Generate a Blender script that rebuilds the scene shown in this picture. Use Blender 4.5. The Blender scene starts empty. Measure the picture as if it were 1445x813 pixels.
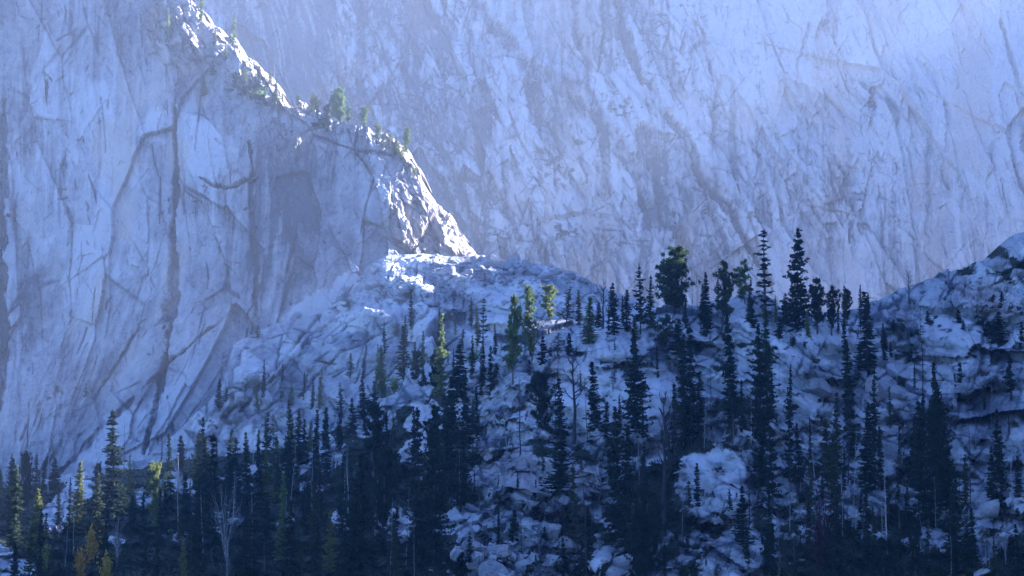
import bpy, math, random
import numpy as np
from mathutils import Vector
from mathutils.bvhtree import BVHTree

random.seed(7)
sc = bpy.context.scene
col = sc.collection
R = math.radians

# ------------------------------------------------------------------ camera
FP = 3399.0                       # focal length in photo pixels (24 degrees across 1445)
PITCH = R(8.2)
cp, sp = math.cos(PITCH), math.sin(PITCH)

def ratios(px, py):
    """direction through a photo pixel as (x/y, z/y)"""
    u = np.asarray(px, float) - 722.5
    v = 406.5 - np.asarray(py, float)
    fy = FP * cp - v * sp
    return u / fy, (FP * sp + v * cp) / fy

cam_d = bpy.data.cameras.new('camera')
cam = bpy.data.objects.new('camera', cam_d)
col.objects.link(cam)
cam.rotation_euler = (math.pi / 2 + PITCH, 0, 0)
cam_d.sensor_width = 36.0
cam_d.lens = FP / 1445.0 * 36.0
cam_d.clip_start = 1.0
cam_d.clip_end = 6000.0
sc.camera = cam

# ------------------------------------------------------------------ noise
def _h(ix, iy, iz, seed):
    h = (ix.astype(np.uint32) * np.uint32(0x8da6b343)) ^ (iy.astype(np.uint32) * np.uint32(0xd8163841)) \
        ^ (iz.astype(np.uint32) * np.uint32(0xcb1ab31f)) ^ np.uint32((seed * 0x9E3779B1) & 0xffffffff)
    h ^= h >> np.uint32(15); h *= np.uint32(0x2c1b3c6d)
    h ^= h >> np.uint32(12); h *= np.uint32(0x297a2d39)
    h ^= h >> np.uint32(15)
    return h

def _r(h):
    return (h & np.uint32(0xffffff)).astype(np.float32) / np.float32(0xffffff)

def vnoise(x, y, z=None, seed=0):
    """value noise -1..1"""
    x = np.asarray(x, np.float32); y = np.asarray(y, np.float32)
    x, y = np.broadcast_arrays(x, y)
    ix = np.floor(x); iy = np.floor(y)
    fx = x - ix; fy = y - iy
    fx = fx * fx * fx * (fx * (fx * 6 - 15) + 10); fy = fy * fy * fy * (fy * (fy * 6 - 15) + 10)
    ix = ix.astype(np.int64); iy = iy.astype(np.int64)
    if z is None:
        iz = np.zeros_like(ix)
        a = _r(_h(ix, iy, iz, seed)); b = _r(_h(ix + 1, iy, iz, seed))
        c = _r(_h(ix, iy + 1, iz, seed)); d = _r(_h(ix + 1, iy + 1, iz, seed))
        r = (a * (1 - fx) + b * fx) * (1 - fy) + (c * (1 - fx) + d * fx) * fy
        return r * 2 - 1
    z = np.asarray(z, np.float32)
    iz = np.floor(z); fz = z - iz; fz = fz * fz * (3 - 2 * fz); iz = iz.astype(np.int64)
    out = 0
    for dz, wz in ((0, 1 - fz), (1, fz)):
        a = _r(_h(ix, iy, iz + dz, seed)); b = _r(_h(ix + 1, iy, iz + dz, seed))
        c = _r(_h(ix, iy + 1, iz + dz, seed)); d = _r(_h(ix + 1, iy + 1, iz + dz, seed))
        out = out + wz * ((a * (1 - fx) + b * fx) * (1 - fy) + (c * (1 - fx) + d * fx) * fy)
    return out * 2 - 1

def fbm(x, y, seed=0, oct=5, gain=0.5, z=None):
    s = 0; a = 1.0; t = 0; f = 1.0
    for o in range(oct):
        s = s + a * vnoise(x * f + 17.3 * o, y * f - 9.1 * o, None if z is None else z * f, seed + o * 13)
        t += a; a *= gain; f *= 2.03
    return s / t

def ridged(x, y, seed=0, oct=4):
    s = 0; a = 1.0; t = 0; f = 1.0
    for o in range(oct):
        s = s + a * (1 - np.abs(vnoise(x * f + 5.7 * o, y * f + 3.3 * o, None, seed + o * 7)) * 2)
        t += a; a *= 0.5; f *= 2.1
    return s / t

def cells(u, v, seed=0):
    """cellular noise: F1, F2, three randoms of the nearest cell, offset from its centre"""
    iu = np.floor(u).astype(np.int64); iv = np.floor(v).astype(np.int64)
    f1 = np.full(u.shape, 9.0, np.float32); f2 = f1.copy()
    du0 = np.zeros(u.shape, np.float32); dv0 = du0.copy()
    hh = np.zeros(u.shape, np.uint32)
    for a in (-1, 0, 1):
        for b in (-1, 0, 1):
            h = _h(iu + a, iv + b, iu * 0, seed)
            cx = iu + a + _r(h); cy = iv + b + _r(h * np.uint32(747796405) + np.uint32(77))
            dx = (u - cx).astype(np.float32); dy = (v - cy).astype(np.float32)
            d = dx * dx + dy * dy
            m = d < f1
            f2 = np.where(m, f1, np.minimum(f2, d))
            f1 = np.where(m, d, f1); hh = np.where(m, h, hh)
            du0 = np.where(m, dx, du0); dv0 = np.where(m, dy, dv0)
    r1 = _r(hh * np.uint32(2654435761) + np.uint32(1)); r2 = _r((hh ^ np.uint32(0x5bd1e995)) * np.uint32(2246822519))
    r3 = _r((hh ^ np.uint32(0x1b873593)) * np.uint32(3266489917))
    return np.sqrt(f1), np.sqrt(f2), r1, r2, r3, du0, dv0

def facets(u, v, seed, tilt=1.0, off=0.5):
    """broken-rock relief: every cell is a tilted plane; returns relief and a crack mask"""
    f1, f2, r1, r2, r3, du, dv = cells(u, v, seed)
    d = off * (r1 - .5) + tilt * ((r2 - .5) * du + (r3 - .5) * dv)
    return d, np.clip(1 - (f2 - f1) / 0.07, 0, 1), r1

def sm(a, b, x):
    t = np.clip((x - a) / (b - a), 0, 1)
    return t * t * (3 - 2 * t)

def polyline(px, py, pts, w):
    """1 on the drawn line, fading to 0 at w pixels (w may taper: pairs px,py,w)"""
    out = np.zeros(px.shape, np.float32)
    for (a, b) in zip(pts[:-1], pts[1:]):
        wa = a[2] if len(a) > 2 else w; wb = b[2] if len(b) > 2 else w
        wm = max(wa, wb) + 1
        m = (px > min(a[0], b[0]) - wm) & (px < max(a[0], b[0]) + wm) & (py > min(a[1], b[1]) - wm) & (py < max(a[1], b[1]) + wm)
        if not m.any(): continue
        X = px[m]; Y = py[m]; dx = b[0] - a[0]; dy = b[1] - a[1]
        t = np.clip(((X - a[0]) * dx + (Y - a[1]) * dy) / (dx * dx + dy * dy + 1e-9), 0, 1)
        d = np.hypot(X - a[0] - t * dx, Y - a[1] - t * dy)
        out[m] = np.maximum(out[m], np.clip(1 - d / (wa + t * (wb - wa)), 0, 1))
    return out

def joints(px, py, n, box, angles, length, width, seed):
    """straight rock joints: random short lines in a few preferred directions; returns their mask"""
    g = np.random.default_rng(seed); out = np.zeros(px.shape, np.float32)
    for _ in range(n):
        x = g.uniform(box[0], box[1]); y = g.uniform(box[2], box[3])
        a = R(angles[g.integers(len(angles))] + g.normal(0, 7)); L = length[0] * (length[1] / length[0]) ** g.random()
        pts = [(x, y)]; k = 3
        for i in range(k):
            a += g.normal(0, .08); x += math.cos(a) * L / k; y += math.sin(a) * L / k; pts.append((x, y))
        w = g.uniform(*width); s_ = g.uniform(.35, 1)
        q = [(p[0], p[1], w * (1 if 0 < i < k else .5)) for i, p in enumerate(pts)]
        x0 = min(p[0] for p in pts) - 3; x1 = max(p[0] for p in pts) + 3
        c0 = np.searchsorted(px[0], x0); c1 = np.searchsorted(px[0], x1)
        if c1 <= c0: continue
        out[:, c0:c1] = np.maximum(out[:, c0:c1], s_ * polyline(px[:, c0:c1], py[:, c0:c1], q, w))
    return out

def blob(px, py, cx, cy, rx, ry, rot=0.0, soft=0.5):
    c, s = math.cos(R(rot)), math.sin(R(rot))
    dx, dy = px - cx, py - cy
    d = np.sqrt(((dx * c + dy * s) / rx) ** 2 + ((-dx * s + dy * c) / ry) ** 2)
    return 1 - sm(1 - soft, 1, d)

def rbf(pts):
    """smooth surface through surveyed points (px, py, value)"""
    P = np.array(pts, float); X = P[:, :2] / 300.0; n = len(P)
    def phi(r2): return np.where(r2 > 1e-12, r2 * np.log(r2 + 1e-12), 0)
    d2 = ((X[:, None] - X[None]) ** 2).sum(-1)
    A = np.zeros((n + 3, n + 3)); A[:n, :n] = phi(d2) + np.eye(n) * 1e-3
    A[:n, n] = 1; A[:n, n + 1:] = X; A[n, :n] = 1; A[n + 1:, :n] = X.T
    w = np.linalg.solve(A, np.r_[P[:, 2], 0, 0, 0])
    def f(px, py):
        x = px / 300.0; y = py / 300.0
        s = w[n] + w[n + 1] * x + w[n + 2] * y
        for i in range(n):
            s = s + w[i] * phi((x - X[i, 0]) ** 2 + (y - X[i, 1]) ** 2)
        return s
    return f

def lin(pts):
    p = np.array(pts, float)
    return lambda x: np.interp(x, p[:, 0], p[:, 1])

# ------------------------------------------------------------------ mesh helpers
def new_obj(name, mesh, parent=None):
    o = bpy.data.objects.new(name, mesh); col.objects.link(o)
    if parent is not None: o.parent = parent
    return o

def raw_mesh(name, V, F, mat=None, smooth=True):
    """V (n,3) float, F (m,3|4) int"""
    V = np.ascontiguousarray(V, np.float32); F = np.ascontiguousarray(F, np.int32)
    k = F.shape[1]
    me = bpy.data.meshes.new(name)
    me.vertices.add(len(V)); me.vertices.foreach_set('co', V.ravel())
    me.loops.add(F.size); me.loops.foreach_set('vertex_index', F.ravel())
    me.polygons.add(len(F)); me.polygons.foreach_set('loop_start', np.arange(0, F.size, k, dtype=np.int32))
    me.polygons.foreach_set('use_smooth', np.full(len(F), smooth, bool))
    me.update(calc_edges=True)
    if mat: me.materials.append(mat)
    return me

def grid_faces(nr, nc):
    i = np.arange(nr * nc).reshape(nr, nc)
    return np.stack([i[:-1, :-1], i[:-1, 1:], i[1:, 1:], i[1:, :-1]], -1).reshape(-1, 4)

def grid_normals(P):
    du = np.gradient(P, axis=1); dv = np.gradient(P, axis=0)
    n = np.cross(du, dv)
    n /= np.linalg.norm(n, axis=-1, keepdims=True) + 1e-9
    return n

BVH = {}
def sheet(name, P, tone, mat):
    """P (rows, cols, 3) grid of world points, tone (rows, cols, 3) mineral/stain/plant cover of the rock, with some painted light"""
    nr, nc = P.shape[:2]
    F = grid_faces(nr, nc)
    me = raw_mesh(name, P.reshape(-1, 3), F, mat, False)
    at = me.attributes.new('tone', 'FLOAT_COLOR', 'POINT')
    c = np.ones((nr * nc, 4), np.float32); c[:, :3] = np.clip(tone.reshape(-1, 3), 0, 1)
    at.data.foreach_set('color', c.ravel())
    o = new_obj(name, me); o['kind'] = 'structure'
    return o

def tag(o, label, cat, group=None):
    o['label'] = label; o['category'] = cat
    if group: o['group'] = group
    return o

# ------------------------------------------------------------------ materials
def nodes(name):
    m = bpy.data.materials.new(name); m.use_nodes = True
    nt = m.node_tree; b = nt.nodes['Principled BSDF']
    b.inputs['Roughness'].default_value = 0.9
    b.inputs['Specular IOR Level'].default_value = 0.15
    return m, nt, b

def rock_mat(name, scale, dark, pale, warm, veg, bump=0.6, contrast=0.35, stretch=(1, 1, 1), veins=1.0):
    m, nt, b = nodes(name)
    N = nt.nodes.new; L = nt.links.new
    at = N('ShaderNodeAttribute'); at.attribute_name = 'tone'
    sep = N('ShaderNodeSeparateColor'); L(at.outputs['Color'], sep.inputs[0])
    tc = N('ShaderNodeTexCoord'); mp = N('ShaderNodeMapping'); mp.inputs['Scale'].default_value = stretch
    L(tc.outputs['Object'], mp.inputs['Vector'])
    n1 = N('ShaderNodeTexNoise'); n1.inputs['Scale'].default_value = scale; n1.inputs['Detail'].default_value = 8; n1.inputs['Roughness'].default_value = 0.68
    n2 = N('ShaderNodeTexNoise'); n2.inputs['Scale'].default_value = scale * 6; n2.inputs['Detail'].default_value = 4
    vo = N('ShaderNodeTexNoise'); vo.inputs['Scale'].default_value = scale * 1.3; vo.inputs['Detail'].default_value = 5; vo.inputs['Roughness'].default_value = .55; vo.inputs['Distortion'].default_value = .4
    L(mp.outputs[0], n1.inputs['Vector']); L(mp.outputs[0], n2.inputs['Vector'])
    mp2 = N('ShaderNodeMapping'); mp2.inputs['Scale'].default_value = (1.6, 1.6, .42); mp2.inputs['Rotation'].default_value = (0, .35, 0); L(tc.outputs['Object'], mp2.inputs['Vector']); L(mp2.outputs[0], vo.inputs['Vector'])
    # tone + contrast*(n1-.5) + small grain
    def math_(op, a, c):
        q = N('ShaderNodeMath'); q.operation = op
        for k, s in enumerate((a, c)):
            if isinstance(s, (int, float)): q.inputs[k].default_value = s
            else: L(s, q.inputs[k])
        return q.outputs[0]
    t = math_('ADD', sep.outputs[0], math_('MULTIPLY', math_('SUBTRACT', n1.outputs[0], 0.5), contrast * 2))
    t = math_('ADD', t, math_('MULTIPLY', math_('SUBTRACT', n2.outputs[0], 0.5), contrast))
    crack = N('ShaderNodeMapRange'); crack.inputs[1].default_value = 0.0; crack.inputs[2].default_value = 0.016
    L(math_('ABSOLUTE', math_('SUBTRACT', vo.outputs[0], 0.5), 0.0), crack.inputs[0])
    rp = N('ShaderNodeValToRGB'); rp.color_ramp.elements[0].color = (*dark, 1); rp.color_ramp.elements[1].color = (*pale, 1)
    rp.color_ramp.elements[0].position = 0.05; rp.color_ramp.elements[1].position = 0.95
    L(t, rp.inputs[0])
    mw = N('ShaderNodeMixRGB'); mw.inputs[2].default_value = (*warm, 1)
    L(math_('MULTIPLY', sep.outputs[1], n1.outputs[0]), mw.inputs[0]); L(rp.outputs[0], mw.inputs[1])
    ck = N('ShaderNodeMixRGB'); ck.blend_type = 'MULTIPLY'; ck.inputs[2].default_value = (.45, .45, .45, 1)
    L(math_('MULTIPLY', math_('SUBTRACT', 1.0, crack.outputs[0]), veins), ck.inputs[0]); L(mw.outputs[0], ck.inputs[1])
    vg = N('ShaderNodeMixRGB'); vg.inputs[2].default_value = (*veg, 1)
    vv = math_('ADD', math_('MULTIPLY', sep.outputs[2], 1.6), math_('MULTIPLY', math_('SUBTRACT', n2.outputs[0], 0.75), 0.9))
    cl = N('ShaderNodeClamp'); L(vv, cl.inputs[0])
    L(cl.outputs[0], vg.inputs[0]); L(ck.outputs[0], vg.inputs[1])
    L(vg.outputs[0], b.inputs['Base Color'])
    h = math_('ADD', math_('MULTIPLY', n1.outputs[0], 1.0), math_('MULTIPLY', n2.outputs[0], 0.25))
    h = math_('ADD', h, math_('MULTIPLY', crack.outputs[0], 0.12 * veins))
    bp = N('ShaderNodeBump'); bp.inputs['Strength'].default_value = bump; bp.inputs['Distance'].default_value = 1.2 / scale * 0.5
    L(h, bp.inputs['Height']); L(bp.outputs[0], b.inputs['Normal'])
    return m

DARK = (0.085, 0.092, 0.11); PALE = (0.50, 0.49, 0.49); WARM = (0.42, 0.29, 0.20); VEG = (0.022, 0.03, 0.016)
M_wall = rock_mat('wall_granite', 0.10, (0.10, 0.11, 0.13), PALE, WARM, (0.05, 0.06, 0.035), 0.9, 0.40, (1, 1, .7), 0.0)
M_butt = rock_mat('buttress_granite', 0.16, DARK, PALE, (0.52, 0.41, 0.31), (0.04, 0.05, 0.03), 0.9, 0.36, (1, 1, .75), 0.0)
M_slope = rock_mat('slab_granite', 0.30, DARK, (0.58, 0.57, 0.565), WARM, (0.035, 0.045, 0.025), 0.9, 0.42, (1, 1, 1), 0.0)
M_knoll = rock_mat('knoll_granite', 0.55, DARK, (0.60, 0.59, 0.585), (0.40, 0.29, 0.23), VEG, 0.9, 0.44, (1, 1, 1), 0.0)

# ------------------------------------------------------------------ L1: back wall
def back_wall():
    pxs = np.r_[np.linspace(-330, -20, 60), np.linspace(-18.5, 1460, 1000), np.linspace(1464, 1800, 70)]
    pys = np.r_[np.linspace(760, 482, 40), np.linspace(480, -12, 350), np.linspace(-16, -380, 50)]
    PX, PY = np.meshgrid(pxs, pys)
    f = rbf([(-300, 500, 1420), (0, 450, 1400), (400, 450, 1370), (722, 430, 1330), (1000, 440, 1290), (1250, 430, 1240), (1445, 420, 1190), (1800, 420, 1120),
             (-300, 0, 1500), (0, 0, 1460), (420, 60, 1440), (640, 200, 1365), (722, 0, 1440), (900, 200, 1350), (1000, 0, 1410), (1250, 0, 1360), (1445, 0, 1310), (1800, 0, 1240), (-300, -380, 1600),
             (700, -380, 1520), (1445, -380, 1420), (1800, -380, 1350), (1250, 300, 1265), (1445, 280, 1215), (-300, 760, 1380), (722, 760, 1280), (1800, 760, 1080)])
    Y = f(PX, PY)
    rx, rz = ratios(PX, PY)
    U = rx * 1330; W = rz * 1330                       # metres across and up the wall
    wu = U + 5 * fbm(U / 70, W / 70, 3, 5, .5); ww = W + 5 * fbm(U / 70 + 9, W / 70, 5, 5, .5)
    lean = wu + 0.25 * ww
    d1, c1, r1 = facets(lean / 70, ww / 110, 11, 1.2, 0.8)
    d2, c2, r2 = facets((wu + .35 * ww) / 19, (ww - .2 * wu) / 62, 12, 1.2, 0.9)
    d3, c3, r3 = facets((wu + .3 * ww) / 6.5, (ww - .3 * wu) / 19, 13, 1.2, 0.9)
    d4, c4, r4 = facets((wu + .3 * ww) / 2.8, (ww - .3 * wu) / 6.5, 14, 1.2, 0.9)
    rough = sm(-.25, .35, fbm(U / 90, W / 90, 21, 3))   # broken ground against smooth slabs
    rough = np.clip(rough + blob(PX, PY, 760, 260, 190, 190, 0, .7) * .6 - blob(PX, PY, 420, 60, 75, 120, 0, .5), 0, 1)
    calm = np.clip(sm(-.05, .3, fbm(U / 75, W / 75, 22, 3)) + blob(PX, PY, 1360, 90, 90, 140, 0, .6) + blob(PX, PY, 960, 160, 60, 40, 20, .5) - .9 * blob(PX, PY, 740, 220, 150, 150, 0, .7), 0, 1)   # broad clean slabs
    q5 = 1 - .42 * calm; r2 = .5 + (r2 - .5) * q5; r3 = .5 + (r3 - .5) * q5; c2 = c2 * q5; c3 = c3 * q5
    D = 10 * d1 + (5 + 6 * rough) * q5 * d2 + (1.8 + 4.0 * rough) * q5 * d3 + (.7 + 1.6 * rough) * d4 * q5 + 3.5 * fbm(U / 30, W / 60, 31, 7, .6)
    wx = PX + 11 * fbm(U / 20, W / 20, 41, 7, .7) ; wy = PY + 11 * fbm(U / 20 + 5, W / 20, 42, 7, .7)
    brk = .35 + .65 * sm(-.35, .25, fbm(U / 14, W / 22, 43, 5)); thn = fbm(U / 7, W / 12, 44, 6, .65)
    gullies = [
        ([(672, -10, 5), (690, 30, 8), (740, 85, 12), (790, 120, 9), (850, 170, 9), (900, 250, 10), (910, 290, 4)], 5, .55),
        ([(868, -10, 6), (885, 60, 8), (905, 110, 9), (915, 125, 4)], 3, .65),
        ([(940, 158, 8), (975, 200, 7), (1000, 270, 8), (1030, 300, 6), (1060, 350, 6), (1090, 400, 4)], 4, .75),
        ([(908, 190, 14), (922, 230, 14), (940, 290, 11), (962, 340, 9), (975, 360, 3)], 6, .7),
        ([(812, -10, 8), (815, 50, 9), (820, 70, 3)], 3, .6), ([(849, -10, 3), (852, 70, 3), (845, 100, 2)], 2, .5),
        ([(1085, 290, 7), (1110, 230, 5), (1130, 160, 4), (1128, 90, 5), (1140, 40, 4)], 1, .25),
        ([(1408, 30, 4), (1425, 90, 5), (1440, 150, 5), (1450, 220, 4)], 2, .4),
        ([(1310, 90, 4), (1335, 140, 5), (1338, 220, 6), (1345, 265, 4)], 1, .25),
        ([(565, 90, 4), (580, 140, 8), (600, 200, 6), (640, 290, 4)], 3, .4), ([(690, 240, 3), (720, 300, 4), (730, 350, 5)], 3, .4),
        ([(1235, 120, 6), (1237, 150, 5)], 3, .9), ([(760, 320, 3), (830, 300, 5), (900, 320, 3)], 2, .4),
        ([(1190, 230, 3), (1200, 290, 4), (1215, 330, 3)], 1, .25), ([(985, 30, 3), (1010, 120, 4), (1000, 200, 3)], 2, .3),
    ]
    tone = 0.60 + 0.16 * fbm(U / 120, W / 120, 51, 4) + .12 * (r1 - .5) + .26 * (r2 - .5) + .30 * rough * (r3 - .5) + .22 * rough * (r4 - .5)
    # long water stains running down the face
    st = fbm(U / 5 + .8 * fbm(U / 40, W / 40, 61, 5), W / 90, 62, 6, .62)
    tone -= 0.26 * sm(.05, .45, st) - .16 * sm(.1, .5, -st)
    # dark curved bands left of centre
    q_ = PX - 78 * (1 - np.exp(-np.clip(PY + 60, 0, None) / 75)) + 3 * fbm(U / 18, W / 40, 71, 4)
    band = vnoise(q_ / 3.4, W / 120, None, 72) + .9 * vnoise(q_ / 8.5, W / 150, None, 73)
    mb = blob(PX, PY, 410, 50, 90, 135, 0, .5)
    tone = tone - mb * (.10 + .34 * sm(-.2, .8, band) - .16 * sm(.2, .9, -band))
    cv = sm(-.1, .4, fbm(U / 20, W / 20, 77, 4))
    tone -= cv * (.34 * c2 + (.08 + .34 * rough) * c3 + .2 * rough * c4)
    tone += .20 * fbm(wu / 6, W / 10, 78, 6, .65) * (.4 + rough)
    veg = np.zeros_like(tone)
    for pts, w, k in gullies:
        g = polyline(wx, wy, [(p[0], p[1], p[2] * 1.7) for p in pts], w)
        th = np.clip(.38 + .55 * thn, .02, .8)
        g = sm(th, th + .42, g) * (brk if k < .6 else .45 + .55 * brk)
        D -= 8 * g * (k + .2); tone -= (k * (.40 if k < .6 else .74)) * g * (.7 + .6 * sm(-.3, .3, fbm(U / 2.5, W / 9, 45, 4)))
    # smaller cracks everywhere
    jm = joints(PX, PY, 420, (380, 1460, -20, 430), (88, 80, 96, 62, 55, 118, 10), (14, 110), (1.6, 3.2), 85)
    jk = sm(-.3, .3, fbm(U / 35, W / 35, 88, 4)) * (1 - .5 * calm); D -= 2.0 * jm * jk; tone -= .46 * jm * jk
    jr = joints(PX, PY, 520, (520, 1000, 0, 430), (70, 50, 110, 140, 15, 165, 90), (8, 40), (1.6, 2.8), 86)
    D -= 1.2 * jr * rough; tone -= .42 * jr * rough
    jt = joints(PX, PY, 1100, (380, 1460, -20, 430), (88, 75, 100, 60, 40, 130, 10, 165), (4, 18), (1.3, 2.2), 89) * (.5 + .5 * rough)
    D -= .9 * jt; tone -= .40 * jt
    jl = joints(PX, PY, 260, (380, 1460, -20, 420), (88, 84, 94, 60), (12, 70), (1.6, 4.0), 87)
    tone += .26 * jl
    # pale and dark patches that keep their place on the rock
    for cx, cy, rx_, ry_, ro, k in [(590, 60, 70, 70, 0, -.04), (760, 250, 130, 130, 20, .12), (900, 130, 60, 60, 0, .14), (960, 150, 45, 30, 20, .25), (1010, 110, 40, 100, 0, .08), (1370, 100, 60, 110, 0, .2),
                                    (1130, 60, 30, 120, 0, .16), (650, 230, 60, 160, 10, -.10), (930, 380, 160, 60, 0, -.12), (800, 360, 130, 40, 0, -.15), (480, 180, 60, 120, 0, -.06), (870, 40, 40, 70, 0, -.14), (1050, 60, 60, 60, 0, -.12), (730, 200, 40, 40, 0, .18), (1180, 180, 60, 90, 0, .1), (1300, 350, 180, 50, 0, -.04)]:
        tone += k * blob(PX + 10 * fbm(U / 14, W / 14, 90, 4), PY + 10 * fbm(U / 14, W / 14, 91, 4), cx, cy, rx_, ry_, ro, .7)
    # ledge vegetation
    vn = fbm(U / 5, W / 3.5, 95, 5)
    for cx, cy, rx_, ry_ in [(790, 235, 70, 40), (880, 155, 70, 22), (770, 160, 45, 22), (1000, 150, 40, 20), (770, 330, 110, 26), (815, 205, 26, 26)]:
        veg += sm(.22, .42, vn) * blob(PX, PY, cx, cy, rx_, ry_, 0, .8)
    warm = .6 * sm(.05, .45, fbm(U / 26, W / 50, 97, 4)) + .5 * blob(PX, PY, 1050, 165, 45, 28, 0, .8) + .3 * blob(PX, PY, 830, 60, 30, 70, 0, .7)
    tone += -.24 * (1 - sm(420, 800, PX)) + .30 * sm(850, 1350, PX) * (1 - sm(60, 330, PY))  # left side darker; upper right paler, bright haze painted into the rock tone
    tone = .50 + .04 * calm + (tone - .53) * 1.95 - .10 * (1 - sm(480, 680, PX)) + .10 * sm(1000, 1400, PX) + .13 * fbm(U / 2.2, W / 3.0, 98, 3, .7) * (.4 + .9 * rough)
    edge = sm(-380, -120, PY)                           # the summit rim lies out of sight above the frame
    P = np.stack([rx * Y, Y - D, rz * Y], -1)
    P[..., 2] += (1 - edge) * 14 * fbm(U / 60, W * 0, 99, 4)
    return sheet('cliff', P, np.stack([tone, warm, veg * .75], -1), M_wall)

# ------------------------------------------------------------------ L2: buttress
RIDGE = [(-200, -200), (150, -120), (215, -60), (240, -28), (262, -4), (275, 8), (300, 28), (328, 44), (336, 62), (344, 80), (360, 88), (372, 96), (386, 108), (400, 128), (420, 142), (440, 154), (462, 162), (482, 168), (500, 176), (520, 184), (545, 193), (560, 200), (575, 210), (584, 226), (592, 238), (598, 252), (606, 262), (616, 278), (626, 290), (640, 304), (650, 318), (662, 332), (670, 346), (674, 358)]
def buttress():
    ridge = lin(RIDGE)
    pxs = np.r_[np.linspace(-260, -14, 50), np.linspace(-12, 674, 500)]
    n = 400
    t = np.linspace(0, 1, n)
    PXm = np.repeat(pxs[None], n, 0)
    top = ridge(pxs)[None]
    bot = 720.0
    PYm = bot + (top - bot) * t[:, None]
    f = rbf([(0, 600, 712), (150, 645, 682), (300, 560, 698), (390, 452, 726), (455, 440, 724), (520, 375, 737), (560, 362, 743), (672, 357, 743), (600, 262, 757), (480, 170, 769), (400, 130, 778), (330, 45, 806), (240, -28, 832),
             (0, 0, 842), (0, 300, 790), (-260, 0, 900), (-260, 650, 750), (200, 300, 758), (300, 300, 752), (450, 300, 752), (520, 290, 752), (480, 200, 764), (350, 150, 770), (-260, -200, 940), (150, 100, 815), (300, 720, 650), (0, 720, 690), (600, 720, 690), (100, 500, 740), (240, 500, 715)])
    PX, PY = PXm, PYm
    Y = f(PX, PY)
    rx, rz = ratios(PX, PY)
    U = rx * 760; W = rz * 760
    # strata: upright high on the face, sweeping down to the left near its foot
    g = 0.0042 * np.clip(PY - 330, 0, None) ** 1.78 * sm(-40, 160, PX)
    FU = PX + g                                          # constant along a stratum
    F_ = FU * 760 / 3399
    wu = F_ + 1.6 * fbm(U / 28, W / 28, 103, 5, .5); ww = W + 2 * fbm(U / 28 + 7, W / 28, 105, 5, .5)
    d1, c1, r1 = facets(wu / 26, ww / 60, 111, 1.2, 0.9)
    d2, c2, r2 = facets((wu + .2 * ww) / 11, ww / 26, 112, 1.2, 0.9)
    d3, c3, r3 = facets((wu - .1 * ww) / 4.2, ww / 9, 113, 1.2, 0.9)
    d4, c4, r4 = facets(wu / 1.7, ww / 2.4, 114, 1.2, 0.9)
    dist = PY - ridge(PX)                                # pixels below the crest
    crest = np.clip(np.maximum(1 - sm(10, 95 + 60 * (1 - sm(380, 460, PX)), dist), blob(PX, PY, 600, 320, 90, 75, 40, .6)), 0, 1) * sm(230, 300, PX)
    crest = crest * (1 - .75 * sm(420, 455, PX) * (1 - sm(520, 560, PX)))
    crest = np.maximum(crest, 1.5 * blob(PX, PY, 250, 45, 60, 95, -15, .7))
    face = 1 - crest
    al = .6 * U - .8 * W; ac = .8 * U + .6 * W            # broken crest: splinters running down to the right
    al = al + 2.5 * fbm(U / 9, W / 9, 121, 5, .6); ac = ac + 2.5 * fbm(U / 9 + 3, W / 9, 122, 5, .6)
    e1, k1, q1 = facets(ac / 10, al / 24, 123, .7, 1.0); e2, k2, q2 = facets(ac / 4.2, al / 13, 124, .9, 1.0); e3, k3, q3 = facets(ac / 1.7, al / 5, 125, .9, 1.0)
    lo_ = blob(PX, PY, 600, 320, 95, 95, 40, .7)
    D = (3.6 + .5 * crest) * d1 + 2.6 * d2 + (.9 + .6 * crest) * d3 + (.25 + .8 * crest) * d4 + crest * ((4.4 + 2 * lo_ + 2.5 * (1 - sm(330, 440, PX))) * e1 + (3.2 + 1.6 * lo_) * e2 + 1.7 * e3) + 1.6 * fbm(U / 14, W / 30, 131, 7, .6)
    wx = PX + 6 * fbm(U / 7, W / 16, 141, 7, .7) ; wy = PY + 6 * fbm(U / 11 + 5, W / 11, 142, 7, .7)
    brk = .25 + .75 * sm(-.3, .2, fbm(U / 7, W / 12, 143, 5)); thn = fbm(U / 3.2, W / 6, 144, 6, .65)
    tone = 0.52 + .10 * fbm(U / 50, W / 50, 151, 4) + .12 * (r1 - .5) + .15 * (r2 - .5) + .14 * (r3 - .5) * (.4 + .6 * crest) + .10 * (r4 - .5) * crest + .12 * crest
    # pale upper-left rock, darker smooth apron right of the crack
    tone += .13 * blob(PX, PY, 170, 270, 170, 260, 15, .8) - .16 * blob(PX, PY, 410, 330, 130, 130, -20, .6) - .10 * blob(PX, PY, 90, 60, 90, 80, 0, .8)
    st = fbm(F_ / 2.2 + .6 * fbm(U / 20, W / 20, 161, 5), W / 45, 162, 6, .62)
    tone -= face * (0.24 * sm(.05, .45, st) - .14 * sm(.1, .5, -st)) * sm(-.35, .25, fbm(U / 26, W / 40, 163, 3))
    cv = sm(-.1, .4, fbm(U / 10, W / 14, 177, 4))
    tone -= cv * (.24 * c2 + .22 * c3 * (.3 + crest))
    tone += .13 * fbm(wu / 4, W / 10, 178, 6, .6)
    tone += .20 * fbm(wu / 12, W / 26, 179, 4, .5)
    warm = .95 * sm(.0, .4, fbm(wu / 8, W / 22, 171, 4)) * blob(PX, PY, 180, 300, 190, 330, 20, .7) + .9 * crest  # crest term: cream of the sunlight put into the rock colour
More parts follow.
